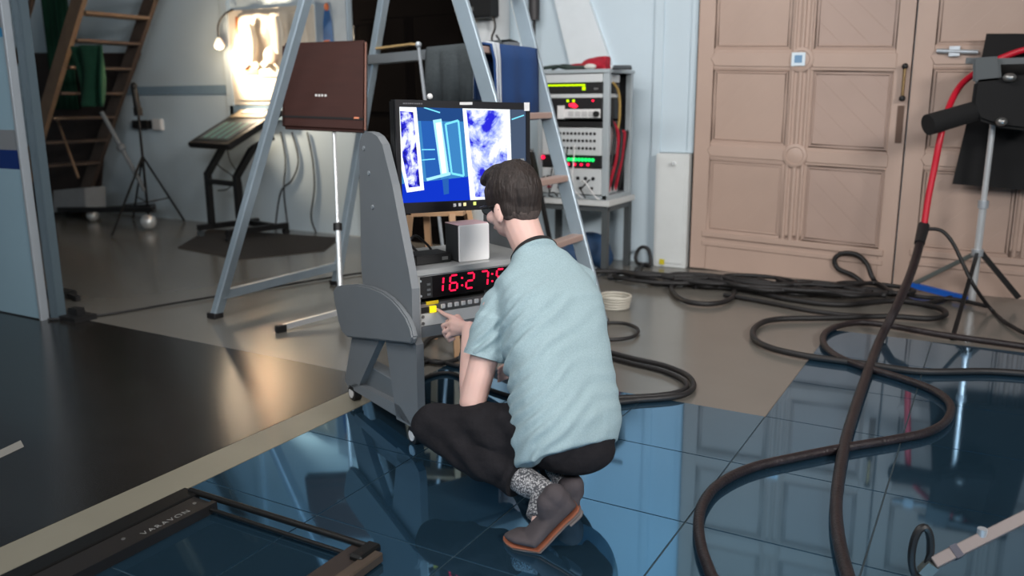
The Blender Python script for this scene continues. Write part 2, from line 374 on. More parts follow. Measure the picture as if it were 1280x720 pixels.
# lighting console on a wheeled desk
AZ = -12
dk = thing('console_desk', 'black wheeled console desk with angled legs by the left wall', 'desk', (-6.5, 5.6, 0), AZ)
ux = V((math.cos(R(AZ)), math.sin(R(AZ)), 0)); uy = V((-ux.y, ux.x, 0))
o0 = V((-6.614, 5.504, 0.817))
def dp(a, b, z): return V((o0.x, o0.y, 0)) + ux*a + uy*b + V((0,0,z))
W_ = .68
ztop = lambda b: .80+b*.52
for a in (.09, .60):
    l = MB(); l.bar(dp(a, .12, .08), dp(a, .12, .60), .05, .06, up=ux); l.bar(dp(a, .12, .585), dp(a, .30, .83), .05, .06, up=ux); l.bar(dp(a, .30, .83), dp(a, .52, .93), .05, .05, up=ux)
    l.obj('leg', M['blackmetal'], dk)
    b = MB().bar(dp(a, -.02, .09), dp(a, .62, .09), .06, .05); b.obj('base_bar', M['blackmetal'], dk)
    for bb in (0, .6):
        c = MB().cyl(dp(a-.02, bb, .032), dp(a+.02, bb, .032), .031); c.bar(dp(a, bb, .04), dp(a, bb, .09), .03, .03); c.obj('castor', mat('castor_grey', '#5b6366', .3, .6) if (a < .1 and not bb) else M['black'], dk, smooth=True)
MB().bar(dp(.09, .12, .52), dp(.60, .12, .52), .04, .045).obj('crossbar', M['blackmetal'], dk)
MB().bar(dp(.09, .45, .10), dp(.60, .45, .10), .05, .05).obj('crossbar', M['blackmetal'], dk)
dn = ux.cross((uy+V((0,0,.52))).normalized()); ds = (uy+V((0,0,.52))).normalized()
cs = thing('lighting_console', 'black lighting control console with sliders tilted on the wheeled desk', 'console', dp(.34, .3, .9), AZ)
cen = dp(W_/2, .30, ztop(.30)+.05)
MB().obb(cen, (ux, ds, dn), (W_/2+.02, .33, .028)).bevel(.01).obj('body', M['black'], cs)
MB().obb(cen+dn*.03-ds*.09+ux*.0, (ux, ds, dn), (W_/2-.07, .17, .004)).obj('control_surface', mat('console_face', '#4a5554', .4, var=.3, vs=30), cs)
for k in range(9):
    MB().obb(cen+dn*.037-ds*.09+ux*(-.24+.06*k), (ux, ds, dn), (.01, .14, .003)).obj('fader_strip', mat('fader', '#7ea89a', .4, emit='#5fae98', es=.08) if k % 2 else M['grey'], cs)
MB().obb(cen+dn*.035+ds*.22, (ux, ds, dn), (.28, .07, .006)).obj('display', mat('console_pale', '#a3957a', .5, var=.1), cs)
MB().obb(cen+dn*.044+ds*.25, (ux, ds, dn), (.17, .035, .006)).obj('note_sheet', M['offwhite'], cs)
# poster board lit by a clip lamp
pb = thing('display_board', 'brightly lit pin board with pale costume pieces on the left wall', 'board', (-6.3, WY-.03, 1.2))
paper = mat('white_paper', '#d8cdbb', .8, var=.04, vs=6, bump=.15, bs=8)
MB().box((-6.735, WY-.03, 1.225), (-5.62, WY-.001, 2.12)).obj('backing', mat('board_back', '#d6ccbc', .8, var=.05), pb)
peach = mat('peach_cloth', '#d8bfa8', .85, var=.1); orange = mat('rust_cloth', '#a8643c', .85, var=.15)
def lump(c, hx, hz, d, m, nm):
    MB().ell(c, XA, (hx, d*.62, hz), 16, 10).obj(nm, m, pb, smooth=True)
MB().prism([(-6.60, WY-.04, 1.72), (-6.55, WY-.04, 1.70), (-6.50, WY-.04, 2.02), (-6.58, WY-.04, 2.06)], (0,-.02,0)).obj('strap_piece', orange, pb)
mb = MB(); gr = []
for i in range(41):
    x = -6.53+.85*i/40
    gr.append([mb.bm.verts.new((x, WY-.05-.018*abs(math.sin((x+6.53)*15+.4*math.sin(j*.6)))-.012*math.sin(j*.8+i*.3), 2.08-.5*j/12-.02*math.sin(i*.9)*(j > 10))) for j in range(13)])
for i in range(40):
    for j in range(12): mb.face([gr[i][j], gr[i+1][j], gr[i+1][j+1], gr[i][j+1]])
ho_ = mb.obj('hanging_cloth', paper, pb, smooth=80); sm = ho_.modifiers.new('t', 'SOLIDIFY'); sm.thickness = .006
lump((-6.1, WY-.1, 1.68), .10, .08, .03, peach, 'cloth_rose'); lump((-6.36, WY-.1, 1.80), .09, .19, .06, paper, 'bodice'); lump((-6.0, WY-.1, 1.86), .08, .18, .05, paper, 'bodice')
MB().box((-6.56, WY-.045, 1.49), (-6.04, WY-.03, 1.60)).obj('sheet', paper, pb); MB().box((-6.53, WY-.05, 1.505), (-6.33, WY-.045, 1.575)).obj('sheet', orange, pb)
MB().box((-6.66, WY-.04, 1.27), (-5.75, WY-.03, 1.45)).obj('sheet', paper, pb)
cl = thing('clip_lamp', 'small glowing clip lamp on the left edge of the pin board', 'lamp', (-6.70, WY-.1, 1.75))
MB().tube(crom([(-6.62, WY-.04, 2.13), (-6.66, WY-.12, 2.08), (-6.70, WY-.17, 1.98), (-6.70, WY-.18, 1.86)]), .009, 8).obj('gooseneck', M['blackmetal'], cl, smooth=True)
lampshade = MB().lathe((-6.70, WY-.18, 1.86), [(.015, 0), (.03, -.02), (.055, -.08), (.052, -.08), (.026, -.02)], seg=20).obj('shade', M['white'], cl, smooth=True)
MB().ell((-6.695, WY-.185, 1.79), XA, (.042, .042, .042)).obj('bulb', emis('warm_bulb', '#ffd9a8', 12), cl, smooth=True)
ds2 = thing('costume_sketch', 'pale sheet with a blue and orange figure sketch right of the pin board', 'poster', (-5.4, WY-.02, 1.8))
MB().box((-5.60, WY-.012, 1.55), (-5.24, WY, 2.3)).obj('sheet', mat('sketch_paper', '#8b9aa8', .8, var=.06), ds2)
MB().prism([(-5.52, WY-.012, 1.8), (-5.40, WY-.012, 1.75), (-5.41, WY-.012, 1.96), (-5.43, WY-.012, 2.06), (-5.49, WY-.012, 2.06), (-5.51, WY-.012, 1.96)], (0,-.004,0)).obj('figure_coat', mat('sketch_blue', '#2f5d93', .8, var=.3), ds2)
skor = mat('sketch_orange', '#a85a35', .8, var=.3)
MB().prism([(-5.54, WY-.012, 1.66), (-5.47, WY-.012, 1.66), (-5.44, WY-.012, 1.8), (-5.51, WY-.012, 1.8)], (0,-.005,0)).obj('figure_skirt', skor, ds2)
MB().ell((-5.46, WY-.016, 2.09), XA, (.03, .006, .035)).obj('figure_hat', skor, ds2)
# wall cables behind desk
WC = [[(-5.783, 6.220, 0.966), (-5.732, 6.220, 0.702), (-5.731, 6.220, 0.433), (-5.793, 6.220, 0.157), (-5.742, 6.220, 0.002)], [(-6.126, 6.220, 0.962), (-6.086, 6.220, 0.692), (-6.134, 6.220, 0.376), (-6.103, 6.220, -0.023)], [(-5.979, 6.220, 0.964), (-5.917, 6.220, 0.696), (-6.017, 6.220, 0.499), (-6.177, 6.220, 0.374), (-6.286, 6.220, 0.005)]]
for i, c in enumerate(WC):
    c = [V(p)+V((0,-.012,0)) for p in c]
    tag(MB().tube(crom(c), .008, 6).obj('wall_cable', M['rubber'], smooth=True), ['thin cable on the left wall hanging nearest the chrome stand', 'thin cable on the left wall nearest the console desk', 'thin cable on the left wall swinging back towards the desk foot'][i], 'cable', 'cables on the left wall')
dc = [V(p) for p in ((-6.546, 5.824, 0.810), (-6.558, 5.781, 0.667), (-6.449, 5.868, 0.534), (-6.525, 5.855, 0.423), (-6.611, 5.802, 0.408))]
tag(MB().tube(crom(dc), .006, 6).obj('wire', M['rubber'], smooth=True), 'thin looping wire hanging under the lighting console', 'wire')
dc = [V(p) for p in ((-6.492, 5.854, 0.810), (-6.452, 5.846, 0.689), (-6.356, 5.863, 0.538), (-6.309, 5.840, 0.341))]
tag(MB().tube(crom(dc), .005, 6).obj('wire', M['rubber'], smooth=True), 'thin straight wire hanging under the lighting console', 'wire')
# ------------------------------------------------------------------ big stepladder
ld = thing('stepladder', 'tall grey aluminium trestle ladder standing over the console cart', 'ladder', (-2.9, 4.05, 0))
ladm = mat('ladder_alu', '#93a3ae', .4, .3, var=.05); ladi = mat('ladder_step', '#b39a90', .45, .3)
k_ = .829; s_ = .32
lx = lambda z: -4.757*k_ + s_*z
rx = lambda z: -2.262*k_ - s_*z
lyn = lambda z: (4.063+.166*z/k_)*k_
lyf = lambda z: (5.35-.058*z/k_)*k_
ryn = lambda z: (4.62-.04*z/k_)*k_
ryf = lambda z: (5.20+.045*z/k_)*k_
ZA = 3.2
for f in (lyn, lyf):
    MB().bar((lx(0), f(0), 0), (lx(ZA), f(ZA), ZA), .065, .045, up=(1,0,0)).bevel(.006, 1).obj('support_leg', ladm, ld)
for f in (ryn, ryf):
    MB().bar((rx(0), f(0), 0), (rx(ZA), f(ZA), ZA), .03, .085, up=(1,0,0)).bevel(.005, 1).obj('stile', ladm, ld)
for z in (.15, .49, .816, 1.164, 1.5, 1.84, 2.18, 2.52, 2.86):
    MB().box((rx(z)-.035, ryn(z), z-.017), (rx(z)+.035, ryf(z), z+.017)).bevel(.004, 1).obj('rung', ladi, ld)
MB().bar((lx(.14), lyn(.14), .14), (lx(.14), lyf(.14), .14), .04, .05).obj('brace', ladm, ld)
MB().bar((lx(1.51)-.01, lyf(1.51), 1.5), (rx(1.51), ryf(1.5)-.2, 1.53), .10, .055).obj('spreader_board', mat('ladder_board', '#6c7276', .6), ld)
for f, x in ((lyn, lx), (lyf, lx), (ryn, rx), (ryf, rx)):
    MB().box((x(0)-.035, f(0)-.035, 0), (x(0)+.035, f(0)+.035, .035)).bevel(.005, 1).obj('rubber_foot', M['rubber'], ld)
MB().bar((lx(1.56)+.02, lyf(1.51), 1.567), (lx(1.56)+.36, ryf(1.5)-.12, 1.577), .06, .012).obj('wooden_strip', mat('strip_wood', '#b89a6a', .5, var=.2), ld)
xg = lx(1.53)
# grey cloth draped over the spreader board, blue towel over the rung
gm = mat('grey_cloth', '#3d4447', .95, bump=.25, bs=50, var=.1)
a0 = V((lx(1.5), lyf(1.51), 1.5)); b0 = V((rx(1.5), ryf(1.5)-.2, 1.53)); dd_ = (b0-a0)
p0 = a0+dd_*.47; p1 = a0+dd_*.97
sidev = V((dd_.y, -dd_.x, 0)).normalized()
mb = MB(); rows = []
prof = [(-.085, -.25), (-.08, 0.0), (-.07, .035), (0, .043), (.07, .035), (.08, 0), (.086, -.15), (.09, -.34)]
for i in range(29):
    t = i/28; fold = .014*math.sin(t*24)+.01*math.sin(t*51+1)
    rows.append([mb.bm.verts.new(p0.lerp(p1, t) + sidev*(a + (fold*max(0, -b/.2) if a > 0 else -fold*max(0, -b/.2))) + V((0,0,b - .02*math.sin(t*7)*(b < -.2)))) for a, b in prof])
for i in range(28):
    for j in range(len(prof)-1): mb.face([rows[i][j], rows[i+1][j], rows[i+1][j+1], rows[i][j+1]])
o = mb.obj('draped_cloth', gm, smooth=80); sm = o.modifiers.new('t', 'SOLIDIFY'); sm.thickness = .006; sm.offset = 0
tag(o, 'dark grey cloth draped over the ladder board above the monitor', 'cloth')
tw = thing('blue_towel', 'navy blue towel with white edge stripes folded over a ladder rung', 'towel', (rx(1.5), ryn(1.5)+.3, 1.2))
def towel(y0, y1, m, nm, off, zb=1.14):
    mb = MB(); rows = []
    pf = [(-.06, 1.25), (-.055, 1.45), (-.04, 1.52), (0, 1.533), (.045, 1.525), (.06, 1.45), (.066, 1.3), (.072, zb)]
    for i in range(13):
        t = i/12; y = y0+(y1-y0)*t
        rows.append([mb.bm.verts.new((rx(1.5) + a*(1+off) + (.008*math.sin(y*30)*(z < 1.5)), y - .012*(1.5-z)*4*t, z+off*.06)) for a, z in pf])
    for i in range(12):
        for j in range(len(pf)-1): mb.face([rows[i][j], rows[i+1][j], rows[i+1][j+1], rows[i][j+1]])
    o = mb.obj(nm, m, tw, smooth=80); sm = o.modifiers.new('t', 'SOLIDIFY'); sm.thickness = .012; sm.offset = 0
    return o
ya, yb = ryn(1.5)+.075, ryf(1.5)-.03
towel(ya, yb, M['navy'], 'towel_body', 0)
for q in (.012, .05): towel(ya+q, ya+q+.022, mat('towel_stripe', '#aeb4ba', .95), 'stripe', .13)['label'] = 'pale grey stripe'
# ------------------------------------------------------------------ brown panel on chrome stand
bp_ = thing('brown_monitor', 'dark reddish brown flat monitor case seen from behind on a chrome stand', 'monitor', (-3.40, 3.83, 1.08))
A = V((-3.691, 3.793, 1.584)); B = V((-3.265, 4.040, 1.599)); C_ = V((-3.214, 3.935, 1.073)); D_ = V((-3.641, 3.699, 1.099))
brown = mat('brown_lacquer', '#361c17', .6, var=.12, vs=5, stretch=(1,1,4), spec=.2)
nn = (B-A).cross(D_-A).normalized()
if nn.y < 0: nn = -nn
MB().prism([A, B, C_, D_], nn*.06).bevel(.016, 3).obj('housing', brown, bp_, smooth=30)
lerp2 = lambda u, v: (A.lerp(B, u)).lerp(D_.lerp(C_, u), v)
MB().prism([lerp2(.02, .85)-nn*.003, lerp2(.98, .85)-nn*.003, lerp2(.98, .875)-nn*.003, lerp2(.02, .875)-nn*.003], nn*.006).obj('groove', M['matte'], bp_)
MB().prism([lerp2(.86, .845)-nn*.004, lerp2(.92, .845)-nn*.004, lerp2(.92, .86)-nn*.004, lerp2(.86, .86)-nn*.004], nn*.006).obj('catch', mat('copper', '#a0644a', .3, .8), bp_)
for u in (.40, .435, .47, .51): MB().prism([lerp2(u, .6)-nn*.002, lerp2(u+.022, .6)-nn*.002, lerp2(u+.022, .625)-nn*.002, lerp2(u, .625)-nn*.002], nn*.004).obj('emblem', M['steel'], bp_)
MB().prism([lerp2(.985, .03)-nn*.003, lerp2(1.0, .03)-nn*.003, lerp2(1.0, .98)-nn*.003, lerp2(.985, .98)-nn*.003], nn*.02).obj('edge_trim', mat('edge_brown', '#7a4a38', .4), bp_)
cs2 = thing('chrome_stand', 'slim chrome light stand carrying the brown monitor case', 'stand', (-3.223, 3.656, 0.000))
tb = V((-3.223, 3.656, 0.000)); tp_ = V((-3.403, 3.869, 1.096))+nn*.03
MB().tube([tb+V((0,0,.08)), V((tb.x, tb.y, .08)).lerp(tp_, .45)], .016, 12).obj('pole', M['chrome'], cs2, smooth=True)
MB().tube([V((tb.x, tb.y, .08)).lerp(tp_, .44), tp_], .011, 12).obj('inner_pole', M['chrome'], cs2, smooth=True)
MB().cyl(V((tb.x, tb.y, .08)).lerp(tp_, .43), V((tb.x, tb.y, .08)).lerp(tp_, .47), .026).obj('collar', M['black'], cs2, smooth=True)
MB().cyl(tb+V((0,0,.04)), tb+V((0,0,.16)), .024).obj('hub', M['black'], cs2, smooth=True)
for q in ((-3.373, 3.298, 0.000), (-2.837, 3.702, 0.000), (-3.574, 4.167, 0.000)):
    q = V(q); dv = (q-tb).normalized()
    MB().bar(tb+V((0,0,.06)), q+V((0,0,.025)), .022, .03).obj('leg', M['chrome'], cs2)
    MB().bar(q-dv*.05+V((0,0,.022)), q+dv*.01+V((0,0,.022)), .035, .042).bevel(.005, 1).obj('foot_cap', M['black'], cs2)
# wooden step stool behind the cart
stl = thing('wooden_stool', 'pale wooden folding stool behind the console cart', 'stool', (-2.55, 3.75, 0))
q = [V((-2.481, 3.398, 0.699)), V((-2.303, 3.501, 0.706))]
for t, e in ((0, -.06), (1, .06)):
    p = q[t]
    for f, dy in ((-.05, -.12), (.09, .22)):
        MB().bar((p.x, p.y+f, p.z), (p.x+e, p.y+dy, 0), .03, .03).obj('leg', M['wood'], stl)
b = MB().bar(q[0]+V((-.03,.02,.0)), q[1]+V((.03,.02,.0)), .10, .018); b.obj('seat', M['wood'], stl)
for z in (.52, .3): MB().bar((q[0].x-.015, q[0].y-.09, z), (q[1].x+.015, q[1].y-.09, z), .02, .03).obj('rung', M['wood'], stl)

# sticks behind the stairs
for a, b, l in (((-7.952, 5.582, 1.160), (-7.578, 5.713, 0.372), 'grey boom pole leaning between the staircase and the tripod'), ((-8.622, 5.533, 1.078), (-8.089, 5.340, 0.513), 'thin wooden stick leaning behind the lower stair treads')):
    st2 = MB().tube([V(a), V(b)], .022 if 'boom' in l else .014, 8)
    if 'boom' in l: st2.ell(V(a).lerp(V(b), .45), XA, (.045, .045, .045))
    tag(st2.obj('boom_pole' if 'boom' in l else 'wooden_stick', M['grey'] if 'boom' in l else woodm, smooth=True), l, 'pole')

rp_ = thing('thin_stand', 'thin grey rod stand rising beside the grey draped cloth behind the monitor', 'stand', (-2.75, 4.05, 0))
ra = V((-2.859, 3.987, 1.551)); rb_ = V((ra.x+.12, ra.y+.08, 0))
MB().tube([ra, rb_+V((0,0,.02))], .010, 8).obj('rod', M['alu'], rp_, smooth=True)
MB().ell(ra, XA, (.018,.018,.018)).obj('tip', M['alu'], rp_, smooth=True)
MB().lathe(rb_, [(.11, 0), (.11, .012), (.02, .02)]).obj('base_plate', M['blackmetal'], rp_)
# ------------------------------------------------------------------ console cart
CA = -27
CP = V((-1.783, 2.377, 0)); cn = V((math.cos(R(CA)), math.sin(R(CA)), 0)); cw = V((-cn.y, cn.x, 0))
def cp(n, w, z): return CP + cn*n + cw*w + V((0,0,z))
ct = thing('console_cart', 'grey console cart with curved side panels and a red digital clock panel', 'cart', CP, CA)
grey = M['grey']; greyl = mat('grey_panel', '#a9abaa', .4, .3, var=.03)
def cprism(pts, w0, w1): return MB().prism([cp(n, w0, z) for n, z in pts], cw*(w1-w0))
arm = [(-.37,.38), (-.404,.62), (-.395,.72), (-.372,1.06), (-.362,1.10), (-.335,1.128), (-.295,1.137), (-.25,1.134), (-.205,1.122), (-.165,1.095), (-.095,.958), (.015,.665), (.035,.60), (.03,.38)]
lobe = [(-.53,.297), (-.575,.308), (-.61,.345), (-.645,.43), (-.652,.468), (-.63,.492), (-.57,.508), (-.505,.522), (-.40,.543), (-.27,.556), (-.17,.556), (-.09,.546), (-.03,.528), (.03,.50), (.065,.468), (.078,.435), (.06,.408), (.02,.402)]
for w0, w1, l0, l1, lab in ((0, .03, -.026, -.001, 0), (.56, .59, .591, .616, 1)):
    sp = MB()
    for pts in (arm, [(-.56,.32), (-.26,.375), (-.505,.078), (-.635,.06), (-.615,.035)][:3]+[(-.60,.034), (-.632,.07)],
                [(-.53,.30), (-.245,.36), (-.49,.088), (-.60,.056), (-.635,.075)],
                [(-.205,.37), (.055,.40), (.052,.137), (.045,.10), (0,.072), (-.13,.062)],
                [(-.245,.36), (-.53,.30), (-.5,.42), (.03,.42), (.055,.40), (-.205,.36)],
                [(-.60,.056), (-.52,.095), (-.10,.125), (0,.078)]):
        if len(pts) == 5 and pts[0] == (-.56,.32): continue
        sp.prism([cp(n, w0, z) for n, z in pts], cw*(w1-w0))
    sp.obj('side_panel', grey, ct)
    lb = cprism(lobe, l0, l1); lb.bevel(.006, 2); lb.obj('armrest_plate', grey, ct, smooth=30)
    b = MB()
    for n, z in ((-.325,1.075), (-.29,.985), (-.268,.86)): b.cyl(cp(n, w0, z), cp(n, w0-.004, z), .008)
    b.obj('bolt', M['alu'], ct, smooth=True)
bx = MB()
bx.obb(cp(-.2, .295, .648), (cn, cw, Z), (.215, .266, .010))
bx.obb(cp(-.2, .295, .418), (cn, cw, Z), (.20, .265, .010))
bx.obb(cp(-.40, .295, .53), (cn, cw, Z), (.008, .265, .12))
bx.obb(cp(-.012, .038, .53), (cn, cw, Z), (.018, .010, .125)); bx.obb(cp(-.012, .552, .53), (cn, cw, Z), (.018, .010, .125))
bx.obj('desk_box', greyl, ct)
MB().obb(cp(-.014, .295, .640), (cn, cw, Z), (.016, .265, .010)).obj('front_trim', greyl, ct)
MB().obb(cp(-.012, .295, .426), (cn, cw, Z), (.014, .265, .020)).obj('bottom_lip', grey, ct)
ck = MB().obb(cp(-.02, .295, .588), (cn, cw, Z), (.014, .246, .041)).obj('clock_panel', mat('clock_black', '#120e0f', .25), ct)
SEG = {'0':'abcdef','1':'bc','2':'abged','3':'abgcd','4':'fgbc','5':'afgcd','6':'afgedc','7':'abc','8':'abcdefg','9':'abcdfg'}
def digit(ch, wc, zc, h=.056, w=.031, t=.0055):
    mb = MB(); sl = lambda z: .10*(z-zc)
    P = {'a':((-.5,.5),(.5,.5)), 'b':((.5,.5),(.5,0)), 'c':((.5,0),(.5,-.5)), 'd':((-.5,-.5),(.5,-.5)), 'e':((-.5,0),(-.5,-.5)), 'f':((-.5,.5),(-.5,0)), 'g':((-.5,0),(.5,0))}
    for s in SEG[ch]:
        (x0,y0),(x1,y1) = P[s]
        p = cp(-.005, wc+x0*w+sl(zc+y0*h), zc+y0*h); q = cp(-.005, wc+x1*w+sl(zc+y1*h), zc+y1*h); d = (q-p).normalized()*.004
        mb.bar(p+d, q-d, .002, t, up=(d.cross(cn)))
    return mb.obj('digit', M['redled'], ck)
for ch, wc in zip('162753', (.132, .192, .262, .324, .394, .456)): digit(ch, wc, .592)
for wc in (.2275, .359):
    c = MB()
    for z in (.578, .606): c.obb(cp(-.005, wc, z), (cn, cw, Z), (.002, .0028, .0028))
    c.obj('colon', M['redled'], ck)
m_ = MB().obb(cp(-.004, .075, .588), (cn, cw, Z), (.003, .026, .038)).obj('control_module', M['black'], ct)
for z in (.615, .56): MB().cyl(cp(-.002, .053, z), cp(.002, .053, z), .004).obj('screw', M['alu'], m_)
mm = MB()
for z in (.60, .58, .563): mm.obb(cp(0, .085, z), (cn, cw, Z), (.002, .007, .004))
mm.obj('toggle', mat('module_grey', '#55585a', .4), m_)
br = MB().obb(cp(-.014, .295, .512), (cn, cw, Z), (.014, .246, .0175)).obj('button_rail', M['steel'], ct)
MB().obb(cp(0, .098, .531), (cn, cw, Z), (.003, .025, .006)).obj('yellow_label', mat('label_yellow', '#e0c020', .5), br)
MB().obb(cp(0, .075, .507), (cn, cw, Z), (.002, .022, .010)).obj('button_socket', M['black'], br)
MB().obb(cp(.003, .098, .507), (cn, cw, Z), (.005, .0125, .0115)).obj('lit_button', M['yellowled'], br)['label'] = 'glowing yellow button under the fingertip'
for k in range(13): MB().obb(cp(.001, .142+.0285*k, .512), (cn, cw, Z), (.004, .0085, .008)).bevel(.0015, 1).obj('button', M['white'], br)
lp = MB().obb(cp(-.012, .295, .470), (cn, cw, Z), (.012, .246, .0225)).obj('blank_panel', mat('panel_white', '#d6d6d4', .4), ct)
for z in (.483, .458):
    for w in (.058, .532): MB().cyl(cp(0, w, z), cp(.004, w, z), .006).obj('panel_screw', M['steel'], lp)
sh = MB().obb(cp(-.29, .06, .135), (cn, cw, Z), (.20, .03, .055)); sh.bevel(.004, 1); sh.obj('lower_box', mat('lower_grey', '#666d72', .5), ct)
for n in (-.575, -.01):
    for w in (.02, .57):
        c = MB().cyl(cp(n, w-.016, .036), cp(n, w+.016, .036), .035, seg=24); c.obb(cp(n+.012, w, .062), (cn, cw, Z), (.02, .022, .008))
        c = c.obj('castor', M['rubber'], ct, smooth=True)
        MB().cyl(cp(n, w-.02, .036), cp(n, w+.02, .036), .021, seg=20).obj('hub', M['white'], c, smooth=True)
MB().obb(cp(-.27, .295, 1.0), (cn, cw, Z), (.014, .265, .03)).obj('crossbar', M['blackmetal'], ct)
# monitor
mo = thing('monitor', 'large black monitor showing blue artwork fixed above the console cart', 'monitor', cp(-.2, .32, .845), CA)
def mp(u, v, n=-.124): return cp(n, .052+.546*u, 1.226-.342*v-.016*u)
h = MB().prism([cp(-.13, .036, .845), cp(-.13, .614, .83), cp(-.13, .614, 1.236), cp(-.13, .036, 1.252)], -cn*.045); h.bevel(.006, 2); h.obj('housing', M['black'], mo)
bz = MB()
o_ = [(.036, .845), (.614, .83), (.614, 1.236), (.036, 1.252)]; i_ = [(.052, .884), (.598, .868), (.598, 1.210), (.052, 1.226)]
for k in range(4):
    a, b, c, d = o_[k], o_[(k+1) % 4], i_[(k+1) % 4], i_[k]
    bz.prism([cp(-.13, *a), cp(-.13, *b), cp(-.13, *c), cp(-.13, *d)], cn*.009)
bz.obj('bezel', mat('bezel', '#1d1d20', .35), mo)
def screen_art(name, c0, c1, c2, sc, seed, s):
    m = bpy.data.materials.new(name); m.use_nodes = True; nt = m.node_tree; N = nt.nodes; L = nt.links; N.clear()
    o = N.new('ShaderNodeOutputMaterial'); e = N.new('ShaderNodeEmission'); tc = N.new('ShaderNodeTexCoord'); mp_ = N.new('ShaderNodeMapping')
    mp_.inputs['Location'].default_value = (seed, seed*2, seed*3); mp_.inputs['Rotation'].default_value = (.6, .3, .2)
    n = N.new('ShaderNodeTexNoise'); n.inputs['Scale'].default_value = sc; n.inputs['Detail'].default_value = 9; n.inputs['Roughness'].default_value = .62; n.inputs['Distortion'].default_value = .45
    r = N.new('ShaderNodeValToRGB'); el = r.color_ramp.elements
    el[0].position = .42; el[0].color = lin(c0); el[1].position = .60; el[1].color = lin(c2); x = el.new(.5); x.color = lin(c1)
    L.new(tc.outputs['Object'], mp_.inputs[0]); L.new(mp_.outputs[0], n.inputs['Vector']); L.new(n.outputs['Fac'], r.inputs[0]); L.new(r.outputs[0], e.inputs[0]); e.inputs[1].default_value = s
    L.new(e.outputs[0], o.inputs[0]); return m
SM = [emis('screen_blue', '#2b63b8', .9), emis('screen_teal', '#3f86c4', .95), emis('screen_deep', '#1236c8', .95), emis('screen_white', '#f4fbff', 1.15), emis('screen_cyan', '#7fe4ff', 1.0),
      screen_art('screen_art_a', '#141450', '#2a2ad8', '#eef4ff', 16, 1.3, 1.0), screen_art('screen_art_b', '#2a2ad0', '#a9b8f8', '#ffffff', 11, 4.1, 1.05), emis('screen_slate', '#4f5f78', .8), emis('screen_navy', '#28508f', .8), emis('screen_pale', '#a6e6fb', 1.05)]
scr = MB()
def poly(mi, pts, lev):
    scr.mi = mi; scr.face([scr.bm.verts.new(mp(u, v, -.129+.0003*lev)) for u, v in pts])
poly(1, [(0,0),(1,0),(1,1),(0,1)], 0)
poly(8, [(.13,0),(.49,0),(.49,.14),(.13,.14)], 1)
poly(0, [(.16,.14),(.27,.14),(.30,.76),(.19,.76)], 1)
poly(2, [(0,.8),(.52,.74),(.54,1),(0,1)], 2)
poly(3, [(0,0),(.13,0),(.17,.87),(.04,.89),(0,.6)], 3); poly(5, [(.01,.04),(.105,.05),(.14,.83),(.055,.84),(.015,.5)], 4)
poly(9, [(.25,.13),(.315,.115),(.365,.70),(.30,.73)], 3); poly(3, [(.27,.16),(.31,.15),(.345,.69),(.31,.70)], 4)
def line(mi, a, b, t, lev):
    du = (b[0]-a[0]); dv = (b[1]-a[1]); l = math.hypot(du, dv); nu_, nv_ = -dv/l*t*.6, du/l*t
    poly(mi, [(a[0]+nu_, a[1]+nv_), (b[0]+nu_, b[1]+nv_), (b[0]-nu_, b[1]-nv_), (a[0]-nu_, a[1]-nv_)], lev)
for a, b in (((.345,.17),(.445,.13)), ((.445,.13),(.48,.73)), ((.345,.17),(.385,.70)), ((.385,.70),(.48,.73))): line(4, a, b, .012, 5)
line(9, (.19,.76), (.375,.70), .016, 5); line(4, (.185,.0),(.305,.05), .007, 5); line(4, (.16,.44),(.26,.44), .006, 4); line(4, (.16,.55),(.26,.54), .006, 4)
poly(0, [(.31,.76),(.36,.75),(.36,.92),(.32,.93)], 4)
poly(3, [(.48,0),(.865,0),(.885,1.0),(.53,1.0)], 3); poly(6, [(.51,.015),(.83,.015),(.85,.98),(.57,.97)], 4)
poly(7, [(.865,0),(1,0),(1,1),(.885,1)], 3); line(4, (.88,.11),(.985,.06), .007, 5)
scr.obj('screen', SM, mo)
MB().obb(cp(-.12, .325, 1.236), (cn, cw, Z), (.001, .027, .005)).obj('sticker', M['white'], mo)
MB().obb(cp(-.12, .598, 1.222), (cn, cw, Z), (.0015, .012, .016)).obj('white_tab', M['white'], mo)
for k in range(9): MB().obb(cp(-.1205, .07+.0088*k, 1.238-.0002*k), (cn, cw, Z), (.0006, .0026 if k % 3 else .0034, .0024)).obj('maker_mark', mat('mark', '#6c6c70', .5) if k == 0 else bpy.data.materials['mark'], mo)
for k, m in enumerate((M['white'], M['white'], emis('button_warm', '#fff0b0', 1.0), emis('button_lime', '#e8ff80', 1.2))): MB().obb(cp(-.12, .268+.022*k+(.022 if k == 3 else 0), .862), (cn, cw, Z), (.001, .0055, .006)).obj('button', m, mo)
MB().obb(cp(-.22, .32, 1.0), (cn, cw, Z), (.05, .06, .05)).obj('mount_plate', M['blackmetal'], mo)
MB().ell(cp(-.14, .185, 1.262), XA, (.011,.011,.011)).obj('white_knob', M['white'], mo, smooth=True)
